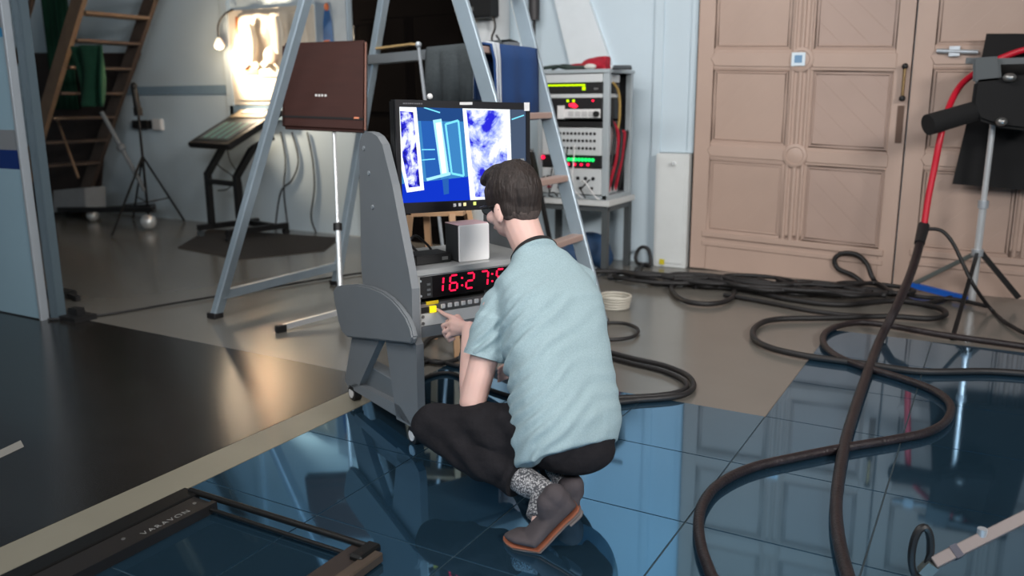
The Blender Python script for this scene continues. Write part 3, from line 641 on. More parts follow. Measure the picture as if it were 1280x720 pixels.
# cube speaker + small black box on the cart
sk = thing('cube_speaker', 'small white fronted cube speaker on top of the console cart', 'speaker', cp(-.08, .297, .658), CA)
MB().obb(cp(-.085, .297, .728), (cn, cw, Z), (.05, .066, .069)).bevel(.004).obj('body', mat('speaker_dark', '#26282a', .5), sk)
MB().obb(cp(-.032, .297, .728), (cn, cw, Z), (.004, .066, .069)).bevel(.003).obj('front_grille', mat('speaker_front', '#dcdcdc', .5), sk)
MB().obb(cp(-.085, .297, .798), (cn, cw, Z), (.049, .065, .0015)).obj('top_cover', mat('speaker_top', '#c9a8aa', .4), sk)
bb = thing('black_box', 'small flat black box with a cable left of the cube speaker', 'box', cp(-.12, .13, .658), CA)
MB().obb(cp(-.12, .145, .676), (cn, cw, Z), (.055, .075, .017)).bevel(.004).obj('body', M['black'], bb)
MB().tube(crom([cp(-.17, .14, .68), cp(-.21, .12, .72), cp(-.24, .16, .74), cp(-.27, .22, .70), cp(-.30, .26, .665)]), .005, 8).obj('wire', M['rubber'], bb, smooth=True)
MB().obb(cp(-.064, .19, .676), (cn, cw, Z), (.002, .012, .006)).obj('socket', M['steel'], bb)
# ------------------------------------------------------------------ equipment rack
rk = thing('equipment_rack', 'grey rack full of audio equipment with green and red lights by the wall', 'rack', (-2.68, 5.8, .547))
x0, x1, y0, y1, z0, z1 = -2.956, -2.397, 5.578, 6.03, .549, 1.445
rm = mat('rack_grey', '#a9b2b6', .4, .2); rp = mat('rack_panel', '#c6cacb', .45, .1)
for x in (x0, x1):
    for y in (y0, y1):
        MB().box((x-.0 if x < -2.6 else x-.045, y if y == y0 else y-.04, z0), (x+.045 if x < -2.6 else x, y+.04 if y == y0 else y, z1)).bevel(.004, 1).obj('post', rm, rk)
MB().box((x0-.01, y0-.01, z1-.012), (x1+.01, y1, z1+.012)).obj('top_panel', rm, rk)
MB().box((x0, y0, z0), (x1, y1, z0+.03)).obj('base_panel', rm, rk)
MB().box((x0, y1-.012, z0), (x1, y1-.004, z1)).obj('back_panel', M['black'], rk)
MB().box((x0, y0+.05, z0), (x0+.01, y1-.05, z1)).obj('side_panel', rm, rk)
ux0, ux1 = x0+.046, x1-.046
def unit(nm, za, zb, m, d=.012, dep=.3):
    return MB().box((ux0, y0-d, za), (ux1, y0+dep, zb)).bevel(.003, 1).obj(nm, m, rk)
u1 = unit('power_unit', 1.294, 1.362, M['black'])
MB().box((ux0+.02, y0-.017, 1.345), (ux1-.13, y0-.011, 1.356)).obj('light_bar', M['limeled'], u1)
MB().box((ux1-.15, y0-.018, 1.315), (ux1-.128, y0-.011, 1.34)).obj('indicator', M['limeled'], u1)
MB().box((ux1-.06, y0-.018, 1.318), (ux1-.03, y0-.011, 1.33)).obj('badge', M['steel'], u1)
unit('blank_plate', 1.368, 1.425, rp); unit('blank_plate', 1.262, 1.29, rp)
u2 = unit('mixer_unit', 1.115, 1.258, M['black'])
MB().box((ux0+.14, y0-.02, 1.125), (ux1-.01, y0-.012, 1.185)).obj('control_strip', M['white'], u2)
for k in range(4): MB().box((ux0+.215+.052*k, y0-.027, 1.135), (ux0+.255+.052*k, y0-.019, 1.17)).obj('button', mat('key_grey', '#b9b9b9', .4) if k == 0 else bpy.data.materials['key_grey'], u2)
MB().cyl((ux1-.035, y0-.02, 1.152), (ux1-.035, y0-.04, 1.152), .021).obj('knob', M['black'], u2, smooth=True)
MB().prism([(ux0+.215, y0-.02, 1.222), (ux0+.255, y0-.02, 1.228), (ux0+.285, y0-.02, 1.205), (ux0+.262, y0-.02, 1.193), (ux0+.22, y0-.02, 1.205)], (0,.006,0)).obj('red_display', emis('red_display', '#ff2038', 3), u2)
for k in range(2): MB().cyl((ux0+.205+.045*k, y0-.013, 1.243), (ux0+.205+.045*k, y0-.02, 1.243), .009).obj('indicator', M['limeled'], u2)
MB().cyl((ux0+.40, y0-.013, 1.243), (ux0+.40, y0-.02, 1.243), .007).obj('indicator', M['redled'], u2)
MB().box((ux0+.13, y0-.03, 1.118), (ux0+.18, y0-.012, 1.21)).obj('plug', M['white'], u2)
unit('blank_plate', 1.062, 1.098, M['black'])
u3 = unit('patch_panel', .862, 1.055, rp)
for r_, z in enumerate((1.015, .965, .912)):
    for k in range(12): MB().cyl((ux0+.085+.03*k, y0-.013, z), (ux0+.085+.03*k, y0-.016, z), .0105, seg=12).obj('jack', M['black'], u3)
u4 = unit('meter_unit', .775, .856, M['black'])
for k in range(11):
    MB().ell((ux0+.135+.027*k, y0-.016, .832), XA, (.0125, .008, .0125), 12, 8).obj('green_light', M['greenled'], u4)
for k in range(5): MB().ell((ux0+.16+.052*k, y0-.016, .797), XA, (.011, .008, .010), 12, 8).obj('red_light', M['redled'], u4)
MB().ell((ux0+.01, y0-.02, .842), XA, (.016, .008, .014), 12, 8).obj('red_light', M['redled'], u4)
u5 = unit('socket_panel', .585, .768, rp)
for k in range(7):
    MB().cyl((ux0+.05+.06*k, y0-.013, .70), (ux0+.05+.06*k, y0-.02, .70), .013, seg=14).obj('socket', M['black'], u5)
for k in range(5):
    MB().cyl((ux0+.06+.085*k, y0-.013, .63), (ux0+.06+.085*k, y0-.03, .63), .011, seg=12).obj('plug', M['red'] if k in (0, 2) else M['black'], u5)
for k in range(7):
    xa = ux0+.03+.06*k; xb = xa+random.uniform(-.08, .12)
    MB().tube(crom([(xa, y0-.03, random.uniform(.66, .95)), ((xa+xb)/2-.02, y0-.07, random.uniform(.6, .7)), (xb, y0-.05, random.uniform(.56, .62)), (xb+.02, y0-.03, .56)]), .005, 6).obj('patch_lead', M['white'] if k in (4, 5) else M['rubber'], rk, smooth=True)
for k in range(5):
    y = y0+.1+.06*k
    MB().tube(crom([(x1-.06, y, 1.2-.08*k), (x1-.015, y+.05, 1.02), (x1-.01, y+.03*math.sin(k), .85), (x1-.02, y-.04, .7), (x1-.05, y-.02, .6)]), .012, 8).obj('side_cable', M['red'] if k in (1, 3) else M['rubber'], rk, smooth=True)
MB().tube(crom([(x1-.06, 5.75, 1.38), (x1-.02, 5.8, 1.3), (x1-.02, 5.82, 1.1), (x1-.05, 5.8, .95)]), .01, 8).obj('side_cable', mat('ochre_cable', '#a88a4a', .6), rk, smooth=True)
tbk = thing('rack_table', 'small white topped table with dark grey legs under the equipment rack', 'table', (-2.7, 5.8, 0))
MB().box((-3.04, 5.56, .505), (-2.375, 6.06, .547)).bevel(.004, 1).obj('tabletop', mat('table_white', '#c6c8c7', .4), tbk)
for x in (-3.0, -2.415):
    for y in (5.60, 6.02): MB().box((x-.022, y-.022, 0), (x+.022, y+.022, .47)).obj('leg', mat('leg_grey', '#474c4e', .5) if 'leg_grey' not in bpy.data.materials else bpy.data.materials['leg_grey'], tbk)
ap = MB(); ap.box((-3.02, 5.58, .465), (-2.395, 5.62, .505)); ap.box((-3.02, 6.0, .465), (-2.395, 6.04, .505)); ap.box((-3.02, 5.6, .465), (-2.98, 6.02, .505)); ap.box((-2.435, 5.6, .465), (-2.395, 6.02, .505)); ap.obj('apron', bpy.data.materials['leg_grey'], tbk)
# things on and around the rack
rb = MB(); rb.ell((-2.60, 5.80, 1.495), XA, (.10, .12, .05)); rb.ell((-2.72, 5.82, 1.48), XA, (.14, .10, .03)); rb.prism([(-2.66, 5.75, 1.46), (-2.5, 5.75, 1.46), (-2.515, 5.78, 1.555), (-2.60, 5.78, 1.55)], (0,.1,0))
tag(remesh(rb.obj('red_bag', M['red']), .008, 4), 'crumpled red fabric bag on top of the equipment rack', 'bag')
rb = MB().tube(crom([(-2.93, 5.62, 1.475), (-2.84, 5.66, 1.485), (-2.75, 5.62, 1.472), (-2.66, 5.64, 1.475), (-2.6, 5.66, 1.47)]), .013, 8); rb.tube(crom([(-2.9, 5.70, 1.47), (-2.8, 5.68, 1.49), (-2.7, 5.70, 1.475)]), .012, 8)
tag(rb.obj('cable_bundle', mat('dark_green_cable', '#1d2d28', .6), smooth=True), 'dark green bundled cable along the front of the rack top', 'cable')
tag(MB().ell((-2.565, 5.63, 1.477), XA, (.045, .03, .02)).obj('white_plug', M['offwhite'], smooth=True), 'small white plug lying on the rack top before the red bag', 'plug')
tag(MB().prism([(-2.387, 5.600, 1.451), (-2.240, 5.600, 1.448), (-2.286, 5.700, 1.473), (-2.418, 5.700, 1.477)], (0,0,.008)).obj('flat_tablet', M['black']), 'thin black flat case at the right end of the rack top', 'case')
bg = MB(); bg.ell((-2.63, 5.82, .14), XA, (.16, .14, .135)); bg.ell((-2.73, 5.75, .1), XA, (.12, .12, .10)); bg.ell((-2.52, 5.8, .09), XA, (.08, .1, .085))
tag(remesh(bg.obj('blue_bag', mat('blue_bag', '#1d3f63', .7, var=.2, vs=10)), .01, 5), 'dark blue bag on the floor under the rack table', 'bag')
tri = MB().bar((-2.92, 5.45, 0), (-2.98, 5.52, .9), .03, .03); tri.bar((-2.70, 5.40, 0), (-2.96, 5.5, .88), .025, .025)
tag(tri.obj('folded_stand', M['blackmetal']), 'black folded stand leaning against the front of the rack', 'stand')
# wall box, hanging tube, hook at the top
wb = thing('wall_projector', 'black box mounted on the white column behind the ladder', 'projector', (-3.6, WY-.4, 1.86))
MB().box((-3.76, WY-.44, 1.87), (-3.47, WY-.30, 2.35)).bevel(.01).obj('body', M['black'], wb)
MB().box((-3.7, WY-.45, 1.92), (-3.62, WY-.44, 1.95)).obj('badge', M['steel'], wb)
MB().tube(crom([(-3.49, WY-.37, 1.9), (-3.47, WY-.37, 1.8), (-3.5, WY-.37, 1.72), (-3.47, WY-.37, 1.66), (-3.43, WY-.37, 1.69), (-3.46, WY-.37, 1.74)]), .009, 8).obj('hanging_cable', M['rubber'], wb, smooth=True)
ht = thing('hanging_tube', 'black tube lamp hanging right of the black column box', 'lamp', (-3.28, WY-.06, 1.85))
MB().cyl((-3.28, WY-.09, 1.86), (-3.28, WY-.09, 2.6), .045, seg=20).obj('tube', mat('tube_dark', '#2c2a2c', .5), ht, smooth=True)
MB().cyl((-3.28, WY-.09, 1.45), (-3.28, WY-.09, 1.86), .012).obj('rod', M['blackmetal'], ht)
# ------------------------------------------------------------------ right: black lamp stand, red cable
rs = thing('lamp_stand', 'chrome light stand with a blue leg carrying black equipment before the gate', 'stand', (-0.060, 5.799, 0.000))
sb = V((-0.061, 5.822, 0.000)); stp = V((-0.054, 5.840, 1.127))
MB().tube([sb+V((0,0,.02)), sb.lerp(stp, .55)], .022, 14).obj('lower_pole', M['chrome'], rs, smooth=True)
MB().tube([sb.lerp(stp, .54), stp], .017, 14).obj('upper_pole', M['chrome'], rs, smooth=True)
MB().cyl(sb.lerp(stp, .53), sb.lerp(stp, .57), .03).obj('collar', M['alu'], rs, smooth=True)
ck2 = sb.lerp(stp, .29)
MB().cyl(ck2-V((0,0,.02)), ck2+V((0,0,.02)), .034).obj('collar', M['alu'], rs, smooth=True)
le = V((-0.418, 6.060, 0.044))
MB().bar(sb+V((0,0,.03)), le, .03, .035).obj('blue_leg', mat('blue_leg', '#1f5fc0', .4), rs)['label'] = 'blue painted lower leg'
MB().bar(ck2, le, .02, .025).obj('brace', mat('brace_grey', '#7c8380', .4, .5), rs)
MB().bar(ck2+V((.02,0,0)), V((0.186, 5.900, 0.057)), .028, .03).obj('leg', M['blackmetal'], rs)
MB().bar(ck2, V((-0.121, 4.892, 0.000)), .02, .025).obj('leg', M['blackmetal'], rs)
fb = MB().prism([(-0.243, 6.020, 0.718), (0.395, 6.020, 0.688), (0.290, 6.020, 1.604), (-0.144, 6.020, 1.622), (-0.166, 6.020, 1.375)], (0,.02,0))
tag(fb.obj('black_flag', M['matte']), 'large black flag board hung behind the chrome lamp stand', 'board')
lh = thing('studio_lamp', 'black lamp head with a long barrel clamped to the chrome stand', 'lamp', stp)
yy = 5.82
b = MB().prism([(-0.172, 5.700, 1.346), (0.148, 5.700, 1.376), (0.183, 5.700, 1.055), (-0.015, 5.700, 1.076), (-0.133, 5.700, 1.120), (-0.175, 5.700, 1.211)], (0,.22,0)); b.bevel(.02, 3); b.obj('body', M['matte'], lh, smooth=30)
MB().cyl(V((-0.382, 5.570, 1.094)), V((-0.140, 5.770, 1.174)), .062, .058, 24).obj('barrel', M['matte'], lh, smooth=True)
c = MB().prism([(-0.193, 5.720, 1.472), (-0.057, 5.720, 1.477), (-0.035, 5.720, 1.344), (-0.088, 5.720, 1.318), (-0.179, 5.720, 1.329)], (0,.12,0)); c.bevel(.012, 2); c.obj('clamp', mat('clamp_grey', '#4c5153', .5, .2), lh)
c = MB().bar(V((-0.074, 5.780, 1.449)), V((0.219, 5.780, 1.450)), .05, .035); c.bar(V((-0.230, 5.780, 1.458)), V((-0.176, 5.780, 1.456)), .03, .035); c.obj('arm', mat('arm_grey', '#55595b', .5, .2), lh)
MB().ell(V((0.003, 5.680, 1.356)), XA, (.035,.03,.025)).obj('clamp_knob', M['steel'], lh, smooth=True); MB().ell(V((-0.011, 5.680, 1.112)), XA, (.03,.03,.025)).obj('clamp_knob', M['steel'], lh, smooth=True)
# red cable running into the dark braided hose
rc = crom([V(p) for p in ((0.139, 5.930, 1.525), (0.041, 5.970, 1.512), (-0.097, 5.970, 1.452), (-0.187, 5.950, 1.384), (-0.251, 5.900, 1.314), (-0.291, 5.800, 1.202), (-0.312, 5.660, 1.051), (-0.330, 5.640, 0.841), (-0.346, 5.620, 0.653), (-0.352, 5.600, 0.496))])
tag(MB().tube(rc, .019, 12).obj('red_cable', mat('red_rubber', '#c2182f', .4), smooth=True), 'bright red cable dropping from the black lamp head', 'cable')
hose = mat('braided_hose', '#211a1c', .42, var=.35, vs=25, bump=.25, bs=120)
hp = [V(p) for p in ((-0.355, 5.595, 0.487), (-0.362, 5.400, 0.357), (-0.374, 5.150, 0.259), (-0.401, 4.850, 0.150))] + [V(p)+V((0,0,.004)) for p in ((-0.444, 4.637, 0.020), (-0.427, 4.080, 0.020), (-0.409, 3.601, 0.020), (-0.387, 3.165, 0.020), (-0.357, 2.815, 0.020), (-0.323, 2.544, 0.020), (-0.277, 2.326, 0.020), (-0.219, 2.130, 0.020), (-0.144, 1.926, 0.020), (-.25, 1.0, .02), (.3, .3, .02), (1.2, -.4, .02))]
hc = crom(hp)
tag(MB().tube(hc, [.025-.006*min(1, i/(len(hc)*.6)) for i in range(len(hc))], 14).obj('braided_hose', hose, smooth=True), 'thick dark braided hose running from the red cable over the glass floor', 'hose')
d_ = (hp[1]-hp[0]).normalized()
tag(MB().cyl(hp[0]-d_*.02, hp[0]+d_*.14, .034, .029).obj('rubber_sleeve', M['rubber'], smooth=True), 'black rubber sleeve joining the red cable and the braided hose', 'sleeve')
def cable(pts, r, name, label, m=None, closed=False, grp=None, z=.006):
    p = [V(q) for q in pts]
    for q in p:
        if q.z < .05: q.z = z + r
    o = MB().tube(crom(p, 8, closed), r, 10, closed=closed).obj(name, m or M['rubber'], smooth=True)
    return tag(o, label, 'cable', grp)
cable([(-0.337, 5.590, 0.484), (-0.259, 5.580, 0.481), (-0.194, 5.570, 0.421), (-0.127, 5.550, 0.305), (-0.052, 5.500, 0.179), (0.054, 5.632, 0.000), (0.143, 5.309, 0.000), (0.282, 5.109, -0.000), (0.691, 5.083, 0.000)], .011, 'thin_cable', 'thin black cable arching from the rubber sleeve past the lamp stand')
cable([(.4, -.6, 0), (-.5, .5, 0), (-.72, 1.05, 0), (-0.434, 1.798, 0.000), (-0.550, 2.013, 0.000), (-0.617, 2.143, 0.000), (-0.668, 2.283, 0.000), (-0.692, 2.415, 0.000), (-0.685, 2.565, 0.000), (-0.624, 2.738, 0.000), (-0.501, 2.911, 0.000), (-0.367, 3.079, 0.000), (-0.225, 3.241, 0.000), (-0.128, 3.372, 0.000), (-0.075, 3.539, 0.000), (-0.074, 3.739, 0.000), (-0.140, 3.890, 0.000), (-0.269, 4.000, 0.000), (-0.431, 4.093, 0.000), (-0.571, 4.200, 0.000), (-0.672, 4.376, 0.000), (-0.715, 4.606, 0.000), (-0.683, 4.806, 0.000), (-0.584, 4.956, 0.000), (-0.432, 4.961, 0.000), (-0.159, 4.889, 0.000), (0.240, 4.838, 0.000), (0.655, 4.739, 0.000), (1.085, 4.865, 0.000)], .0165, 'floor_cable', 'thick cable sweeping a wide loop across the right glass tiles', hose)
cable([(0.987, 4.340, 0.000), (0.612, 4.335, 0.000), (0.352, 4.363, 0.000), (0.071, 4.313, 0.000), (-0.216, 4.157, 0.000), (-0.439, 4.158, 0.000), (-0.600, 4.155, 0.000), (-0.751, 4.162, 0.000), (-0.920, 4.225, 0.000), (-1.028, 4.367, 0.000), (-1.072, 4.596, 0.000), (-1.019, 4.802, 0.000), (-0.779, 4.971, 0.000), (-0.464, 5.182, 0.000), (-0.251, 5.235, 0.000), (-0.179, 5.399, 0.000), (-0.248, 5.559, 0.000), (-0.467, 5.628, 0.000), (-0.753, 5.357, 0.000), (-1.062, 5.358, 0.000), (-1.375, 5.501, 0.000), (-1.636, 5.472, 0.000)], .016, 'floor_cable', 'dark cable looping along the far edge of the glass tiles')
cable([(-1.974, 3.890, 0.000), (-1.773, 3.812, 0.000), (-1.613, 3.771, 0.000), (-1.446, 3.725, 0.000), (-1.278, 3.688, 0.000), (-1.140, 3.601, 0.000), (-1.067, 3.478, 0.000), (-1.061, 3.364, 0.000), (-1.105, 3.284, 0.000), (-1.207, 3.195, 0.000), (-1.356, 3.080, 0.000), (-1.598, 3.152, 0.000), (-1.876, 3.363, 0.000), (-2.052, 3.596, 0.000)], .013, 'floor_cable', 'outer strand of the cable loop right of the crouching man')
cable([(-1.976, 3.802, -0.000), (-1.761, 3.738, 0.000), (-1.581, 3.697, 0.000), (-1.417, 3.654, 0.000), (-1.260, 3.615, 0.000), (-1.141, 3.537, 0.000), (-1.091, 3.453, 0.000), (-1.104, 3.363, 0.000), (-1.168, 3.283, 0.000), (-1.265, 3.207, 0.000), (-1.384, 3.142, 0.000), (-1.591, 3.216, 0.000), (-1.826, 3.390, 0.000), (-1.998, 3.625, 0.000)], .011, 'floor_cable', 'inner strand of the cable loop right of the crouching man')
cable([(-1.927, 4.193, -0.000), (-1.842, 4.298, 0.000), (-1.736, 4.335, 0.000), (-1.633, 4.256, 0.000), (-1.599, 4.110, 0.000), (-1.657, 4.009, 0.000), (-1.786, 3.939, 0.000)], .010, 'floor_cable', 'small thin cable loop beside the ladder foot')
cable([(-1.824, 5.371, 0.000), (-1.708, 5.113, 0.000), (-1.577, 4.986, 0.000), (-1.443, 5.010, 0.000), (-1.379, 5.189, 0.000), (-1.435, 5.469, 0.000), (-1.570, 5.621, 0.000), (-1.765, 5.635, 0.000)], .016, 'floor_cable', 'round cable loop lying below the white cabinet', closed=True)
cable([(-0.713, 6.060, 0.037), (-0.792, 6.100, 0.066), (-0.891, 6.120, 0.098), (-0.921, 6.120, 0.157), (-0.878, 6.120, 0.206), (-0.784, 6.110, 0.210), (-0.711, 6.090, 0.158), (-0.665, 6.060, 0.074), (-0.621, 6.069, 0.000), (-0.486, 5.817, 0.000)], .016, 'floor_cable', 'cable standing up in a loop against the wooden gate')
cable([(-2.218, 6.000, -0.059), (-2.336, 6.050, 0.015), (-2.363, 6.080, 0.083), (-2.322, 6.090, 0.141), (-2.263, 6.090, 0.121), (-2.233, 6.050, 0.037), (-2.276, 6.000, -0.046), (-2.157, 5.488, 0.000)], .014, 'floor_cable', 'cable standing up in a small loop beside the rack table')
# pile of cables along the foot of the gate
rnd = random.Random(3)
PA = V((-2.231, 5.448, 0.000)); PB = V((-0.397, 5.865, 0.000))
where = ['nearest the rack table', 'second from the rack table', 'third from the rack table', 'in front of the white cabinet', 'at the left gate edge', 'below the left door panel', 'below the middle of the gate', 'right of the gate middle', 'below the gate lock side', 'near the gate gap', 'near the lamp stand leg', 'under the standing cable loop', 'on top across the whole heap', 'longest along the front of the heap']
for k in range(14):
    t = k/14*.95 if k < 12 else .05
    c = PA.lerp(PB, t); L_ = (.55+.5*rnd.random()) if k < 12 else 1.9
    a = rnd.uniform(-.2, .2); pts = []
    ns = 7 if k < 12 else 12
    for i in range(ns):
        u = i/(ns-1)
        x = c.x + L_*(u-.15) ; y = c.y + .10*math.sin(u*rnd.uniform(5, 9)+k) + a*(u-.5) + rnd.uniform(-.05, .07)
        pts.append((min(x, .2), min(max(y, PA.y-.15), 6.1), 0))
    z = .002+.013*(k % 5)+(.02 if k == 12 else 0)
    cable(pts, .013+.004*rnd.random(), 'floor_cable', 'black cable in the heap along the gate, '+where[k], z=z, grp='cables heaped along the foot of the gate')
for k in range(5):
    c = PA.lerp(PB, .12+.19*k); rr = .16+.06*rnd.random()
    pts = [(c.x+rr*1.4*math.cos(q), min(c.y-.02+rr*.75*math.sin(q), 6.1), 0) for q in [2*math.pi*i/10 for i in range(10)]]
    cable(pts, .014, 'floor_cable', 'coiled black cable in the heap along the gate, '+['first from the rack', 'second from the rack', 'in the middle of the heap', 'fourth from the rack', 'last towards the lamp stand'][k], closed=True, z=.03+.012*(k % 3), grp='cables heaped along the foot of the gate')
cable([(-1.451, 5.301, 0.000), (-1.152, 5.213, 0.000), (-0.896, 5.121, 0.000), (-0.671, 5.113, 0.000), (-0.484, 5.172, 0.000)], .014, 'floor_cable', 'straight cable running from the heap to the far glass tile edge')
# white cable coil
wc = thing('cable_coil', 'small coil of pale cable on the floor behind the ladder foot', 'cable', (-1.970, 4.728, 0.000))
cc = V((-1.961, 4.709, 0.000))
for k in range(5): MB().tube([cc+V((.085*math.cos(q)*(1+.04*k), .085*math.sin(q)*(1+.03*k), .012+.016*k)) for q in [2*math.pi*i/20 for i in range(20)]], .008, 8, closed=True).obj('turn', mat('pale_cable', '#b8b4a8', .5) if k == 0 else bpy.data.materials['pale_cable'], wc, smooth=True)
# cables under the cart and a thin shadow line laid as a cord on the left
cable([(-2.425, 3.299, 0.000), (-2.255, 3.213, 0.000), (-2.195, 3.333, 0.000), (-2.261, 3.547, 0.000), (-2.431, 3.696, 0.000), (-2.527, 3.608, 0.000), (-2.486, 3.426, 0.000)], .012, 'floor_cable', 'black cable loop on the floor behind the console cart', closed=True)
cable([(-2.302, 3.021, 0.000), (-2.293, 3.235, 0.000), (-2.109, 3.236, 0.000), (-2.054, 3.440, 0.000), (-1.980, 3.635, -0.000)], .010, 'floor_cable', 'thin black cable trailing behind the console cart')
cable([(-4.743, 2.838, 0.000), (-4.554, 3.068, 0.000), (-4.428, 3.483, 0.000), (-4.245, 4.053, 0.000), (-4.034, 4.714, 0.000), (-3.799, 5.183, 0.000)], .007, 'floor_cable', 'long thin dark cord standing in for a shadow line on the floor under the ladder')  # dark cord modelled in place of the ladder brace's thin shadow
cable([(-2.185, 2.955, 0.000), (-2.122, 3.119, 0.000), (-1.844, 3.018, 0.000), (-1.702, 2.980, 0.000)], .009, 'floor_cable', 'short thin cable on the floor beside the cart castor')
ft = thing('floor_plug', 'small black plug box on the floor beside the partition foot', 'plug', (-5.253, 3.270, 0.000))
p = V((-5.262, 3.265, 0.000)); MB().box(p+V((-.12,-.05,0)), p+V((.08,.06,.05))).bevel(.01).obj('body', M['black'], ft); MB().bar(p+V((.08,0,.025)), p+V((.2,-.02,.02)), .03, .03).obj('tail', M['rubber'], ft)
# ------------------------------------------------------------------ camera slider frame
sl = thing('camera_slider', 'black camera slider frame lying on the glass floor at lower left', 'slider', (-1.8, 1.4, .006))
sm1 = mat('slider_black', '#191919', .4, .4); sm2 = mat('slider_plate', '#2c2928', .4, .4, var=.05)
MB().box((-2.175, .6, .006), (-2.105, 1.68, .036)).bevel(.004, 1).obj('outer_rail', sm1, sl)
pl_ = MB().box((-2.105, .6, .02), (-2.005, 1.655, .032)).bevel(.004, 1).obj('name_plate', sm2, sl)
MB().box((-2.02, .6, .006), (-2.0, 1.655, .038)).obj('inner_edge', sm2, sl)
cu = bpy.data.curves.new('lettering', 'FONT'); cu.body = 'VARAVON'; cu.size = .042; cu.extrude = .0006; cu.space_character = 1.25; cu.offset = 0
to = bpy.data.objects.new('lettering_curve', cu); COL.objects.link(to)
dg = bpy.context.evaluated_depsgraph_get(); dg.update()
me = bpy.data.meshes.new_from_object(to.evaluated_get(dg)); bpy.data.objects.remove(to)
wd = max(v.co.x for v in me.vertices)
k = .165/wd
for v in me.vertices: x, y, z = v.co*k; v.co = V((-2.027 - y*.95, 1.413 + x, -.0028+.0356 + z)) - V((-1.8, 1.4, .006))
me.materials.append(mat('lettering_white', '#7d7d7b', .5)); lo = bpy.data.objects.new('lettering', me); COL.objects.link(lo); lo.parent = pl_
for y in (1.60, 1.35): MB().cyl((-2.06, y+.02, .032), (-2.06, y+.02, .034), .006).obj('screw', M['steel'], pl_)
for y, r in ((1.672, .010), (.75, .010)): MB().cyl((-2.14, y, .035), (-1.40, y, .035), r).obj('rail_tube', sm1, sl, smooth=True)
MB().cyl((-2.14, 1.63, .022), (-1.40, 1.63, .022), .007).obj('rail_tube', sm1, sl, smooth=True)
MB().box((-1.475, .6, .008), (-1.40, 1.675, .03)).bevel(.004, 1).obj('end_rail', mat('slider_brown', '#3a322f', .4, .3), sl)
MB().box((-1.40, .6, .008), (-1.36, 1.665, .038)).bevel(.004, 1).obj('end_plate', mat('slider_tan', '#55493f', .4, .3), sl)
MB().box((-1.43, 1.60, .02), (-1.385, 1.69, .046)).bevel(.006, 1).obj('corner_block', sm1, sl)
# pale aluminium leg bottom right
tl_ = thing('aluminium_leg', 'pale square aluminium tripod leg with a black foot bracket at lower right', 'tripod leg', (-0.056, 2.360, 0.000))
p = V((-0.044, 2.270, 0.068)); q = V((0.472, 2.641, 0.372))
MB().bar(p, q, .030, .030, up=(.3,-.7,.8)).bevel(.002, 1).obj('square_tube', mat('leg_alu', '#7f7674', .4, .3), tl_)
u = (q-p).normalized()
MB().bar(p+u*.055, p+u*.075, .034, .034, up=(.3,-.7,.8)).obj('joint_collar', mat('joint_grey', '#4a4a55', .4, .3), tl_)
MB().cyl(p+u*.14+V((0,0,.01)), p+u*.14+V((0,0,.03)), .012).obj('screw', M['alu'], tl_, smooth=True)
fr = V((-0.065, 2.265, 0.097)); a0 = V((.869,.494,0))
lp = [fr + V((0,0,1))*(.07*math.sin(t)) + a0*(.024*math.cos(t)) - a0*.01 for t in [2*math.pi*i/24 for i in range(24)]]
MB().tube(lp, .010, 8, closed=True).obj('foot_bracket', M['black'], tl_, smooth=True)
MB().bar(fr+V((0,0,-.062)), p+V((0,0,-.0)), .03, .03).obj('foot_joint', mat('foot_steel', '#6d7776', .35, .6), tl_)
# ------------------------------------------------------------------ crouching person
PS = V((-1.071, 2.116, 0.000))
ps = thing('person', 'crouching person in a pale blue t-shirt pressing a button on the console cart', 'person', (PS.x, PS.y, .006))
skin = mat('skin', '#d9b3a8', .5, var=.04, vs=12)
bb = [x for x in skin.node_tree.nodes if x.type == 'BSDF_PRINCIPLED'][0]; bb.inputs['Subsurface Weight'].default_value = .12; bb.inputs['Subsurface Radius'].default_value = (.02, .008, .005)
camr = V((.869, .494, 0)); camf = V((-.495, .869, 0))
pel = V((-1.061, 2.213, 0.273)); wai = V((-1.111, 2.267, 0.408)); che = V((-1.191, 2.345, 0.573)); sho = V((-1.262, 2.404, 0.686)); nek = V((-1.296, 2.425, 0.751)); hdc = V((-1.394, 2.459, 0.922))
shL = V((-1.349, 2.273, 0.597)); shR = V((-1.209, 2.612, 0.645))
elL = V((-1.378, 2.161, 0.312)); wrL = V((-1.525, 2.379, 0.480))
elR = V((-1.266, 2.701, 0.334)); wrR = V((-1.412, 2.666, 0.291))
hipL = V((-1.087, 2.146, 0.250)); hipR = V((-1.028, 2.319, 0.242))
knL = V((-1.516, 2.139, 0.212)); knR = V((-1.396, 2.530, 0.136))
anL = V((-1.062, 2.055, 0.115)); anR = V((-1.077, 2.227, 0.084))
r_sh = (shR-shL).normalized(); r_hp = (hipR-hipL).normalized()
up_t = (nek-pel).normalized(); up_n = (up_t*.85-camr*.28+camf*.30).normalized(); up_h = (up_t-camr*.13).normalized()
def ring(c, rv, hw, hd, up, n=28, back=1.0, p=2.3):
    rv = (rv-up*rv.dot(up)).normalized(); fv = up.cross(rv).normalized(); out = []
    for k in range(n):
        t = 2*math.pi*k/n; ct, st_ = math.cos(t), math.sin(t)
        out.append(c + rv*hw*math.copysign(abs(ct)**(2/p), ct) + fv*hd*math.copysign(abs(st_)**(2/p), st_))
    return out
def lerpv(a, b, t): return (a*(1-t)+b*t).normalized()
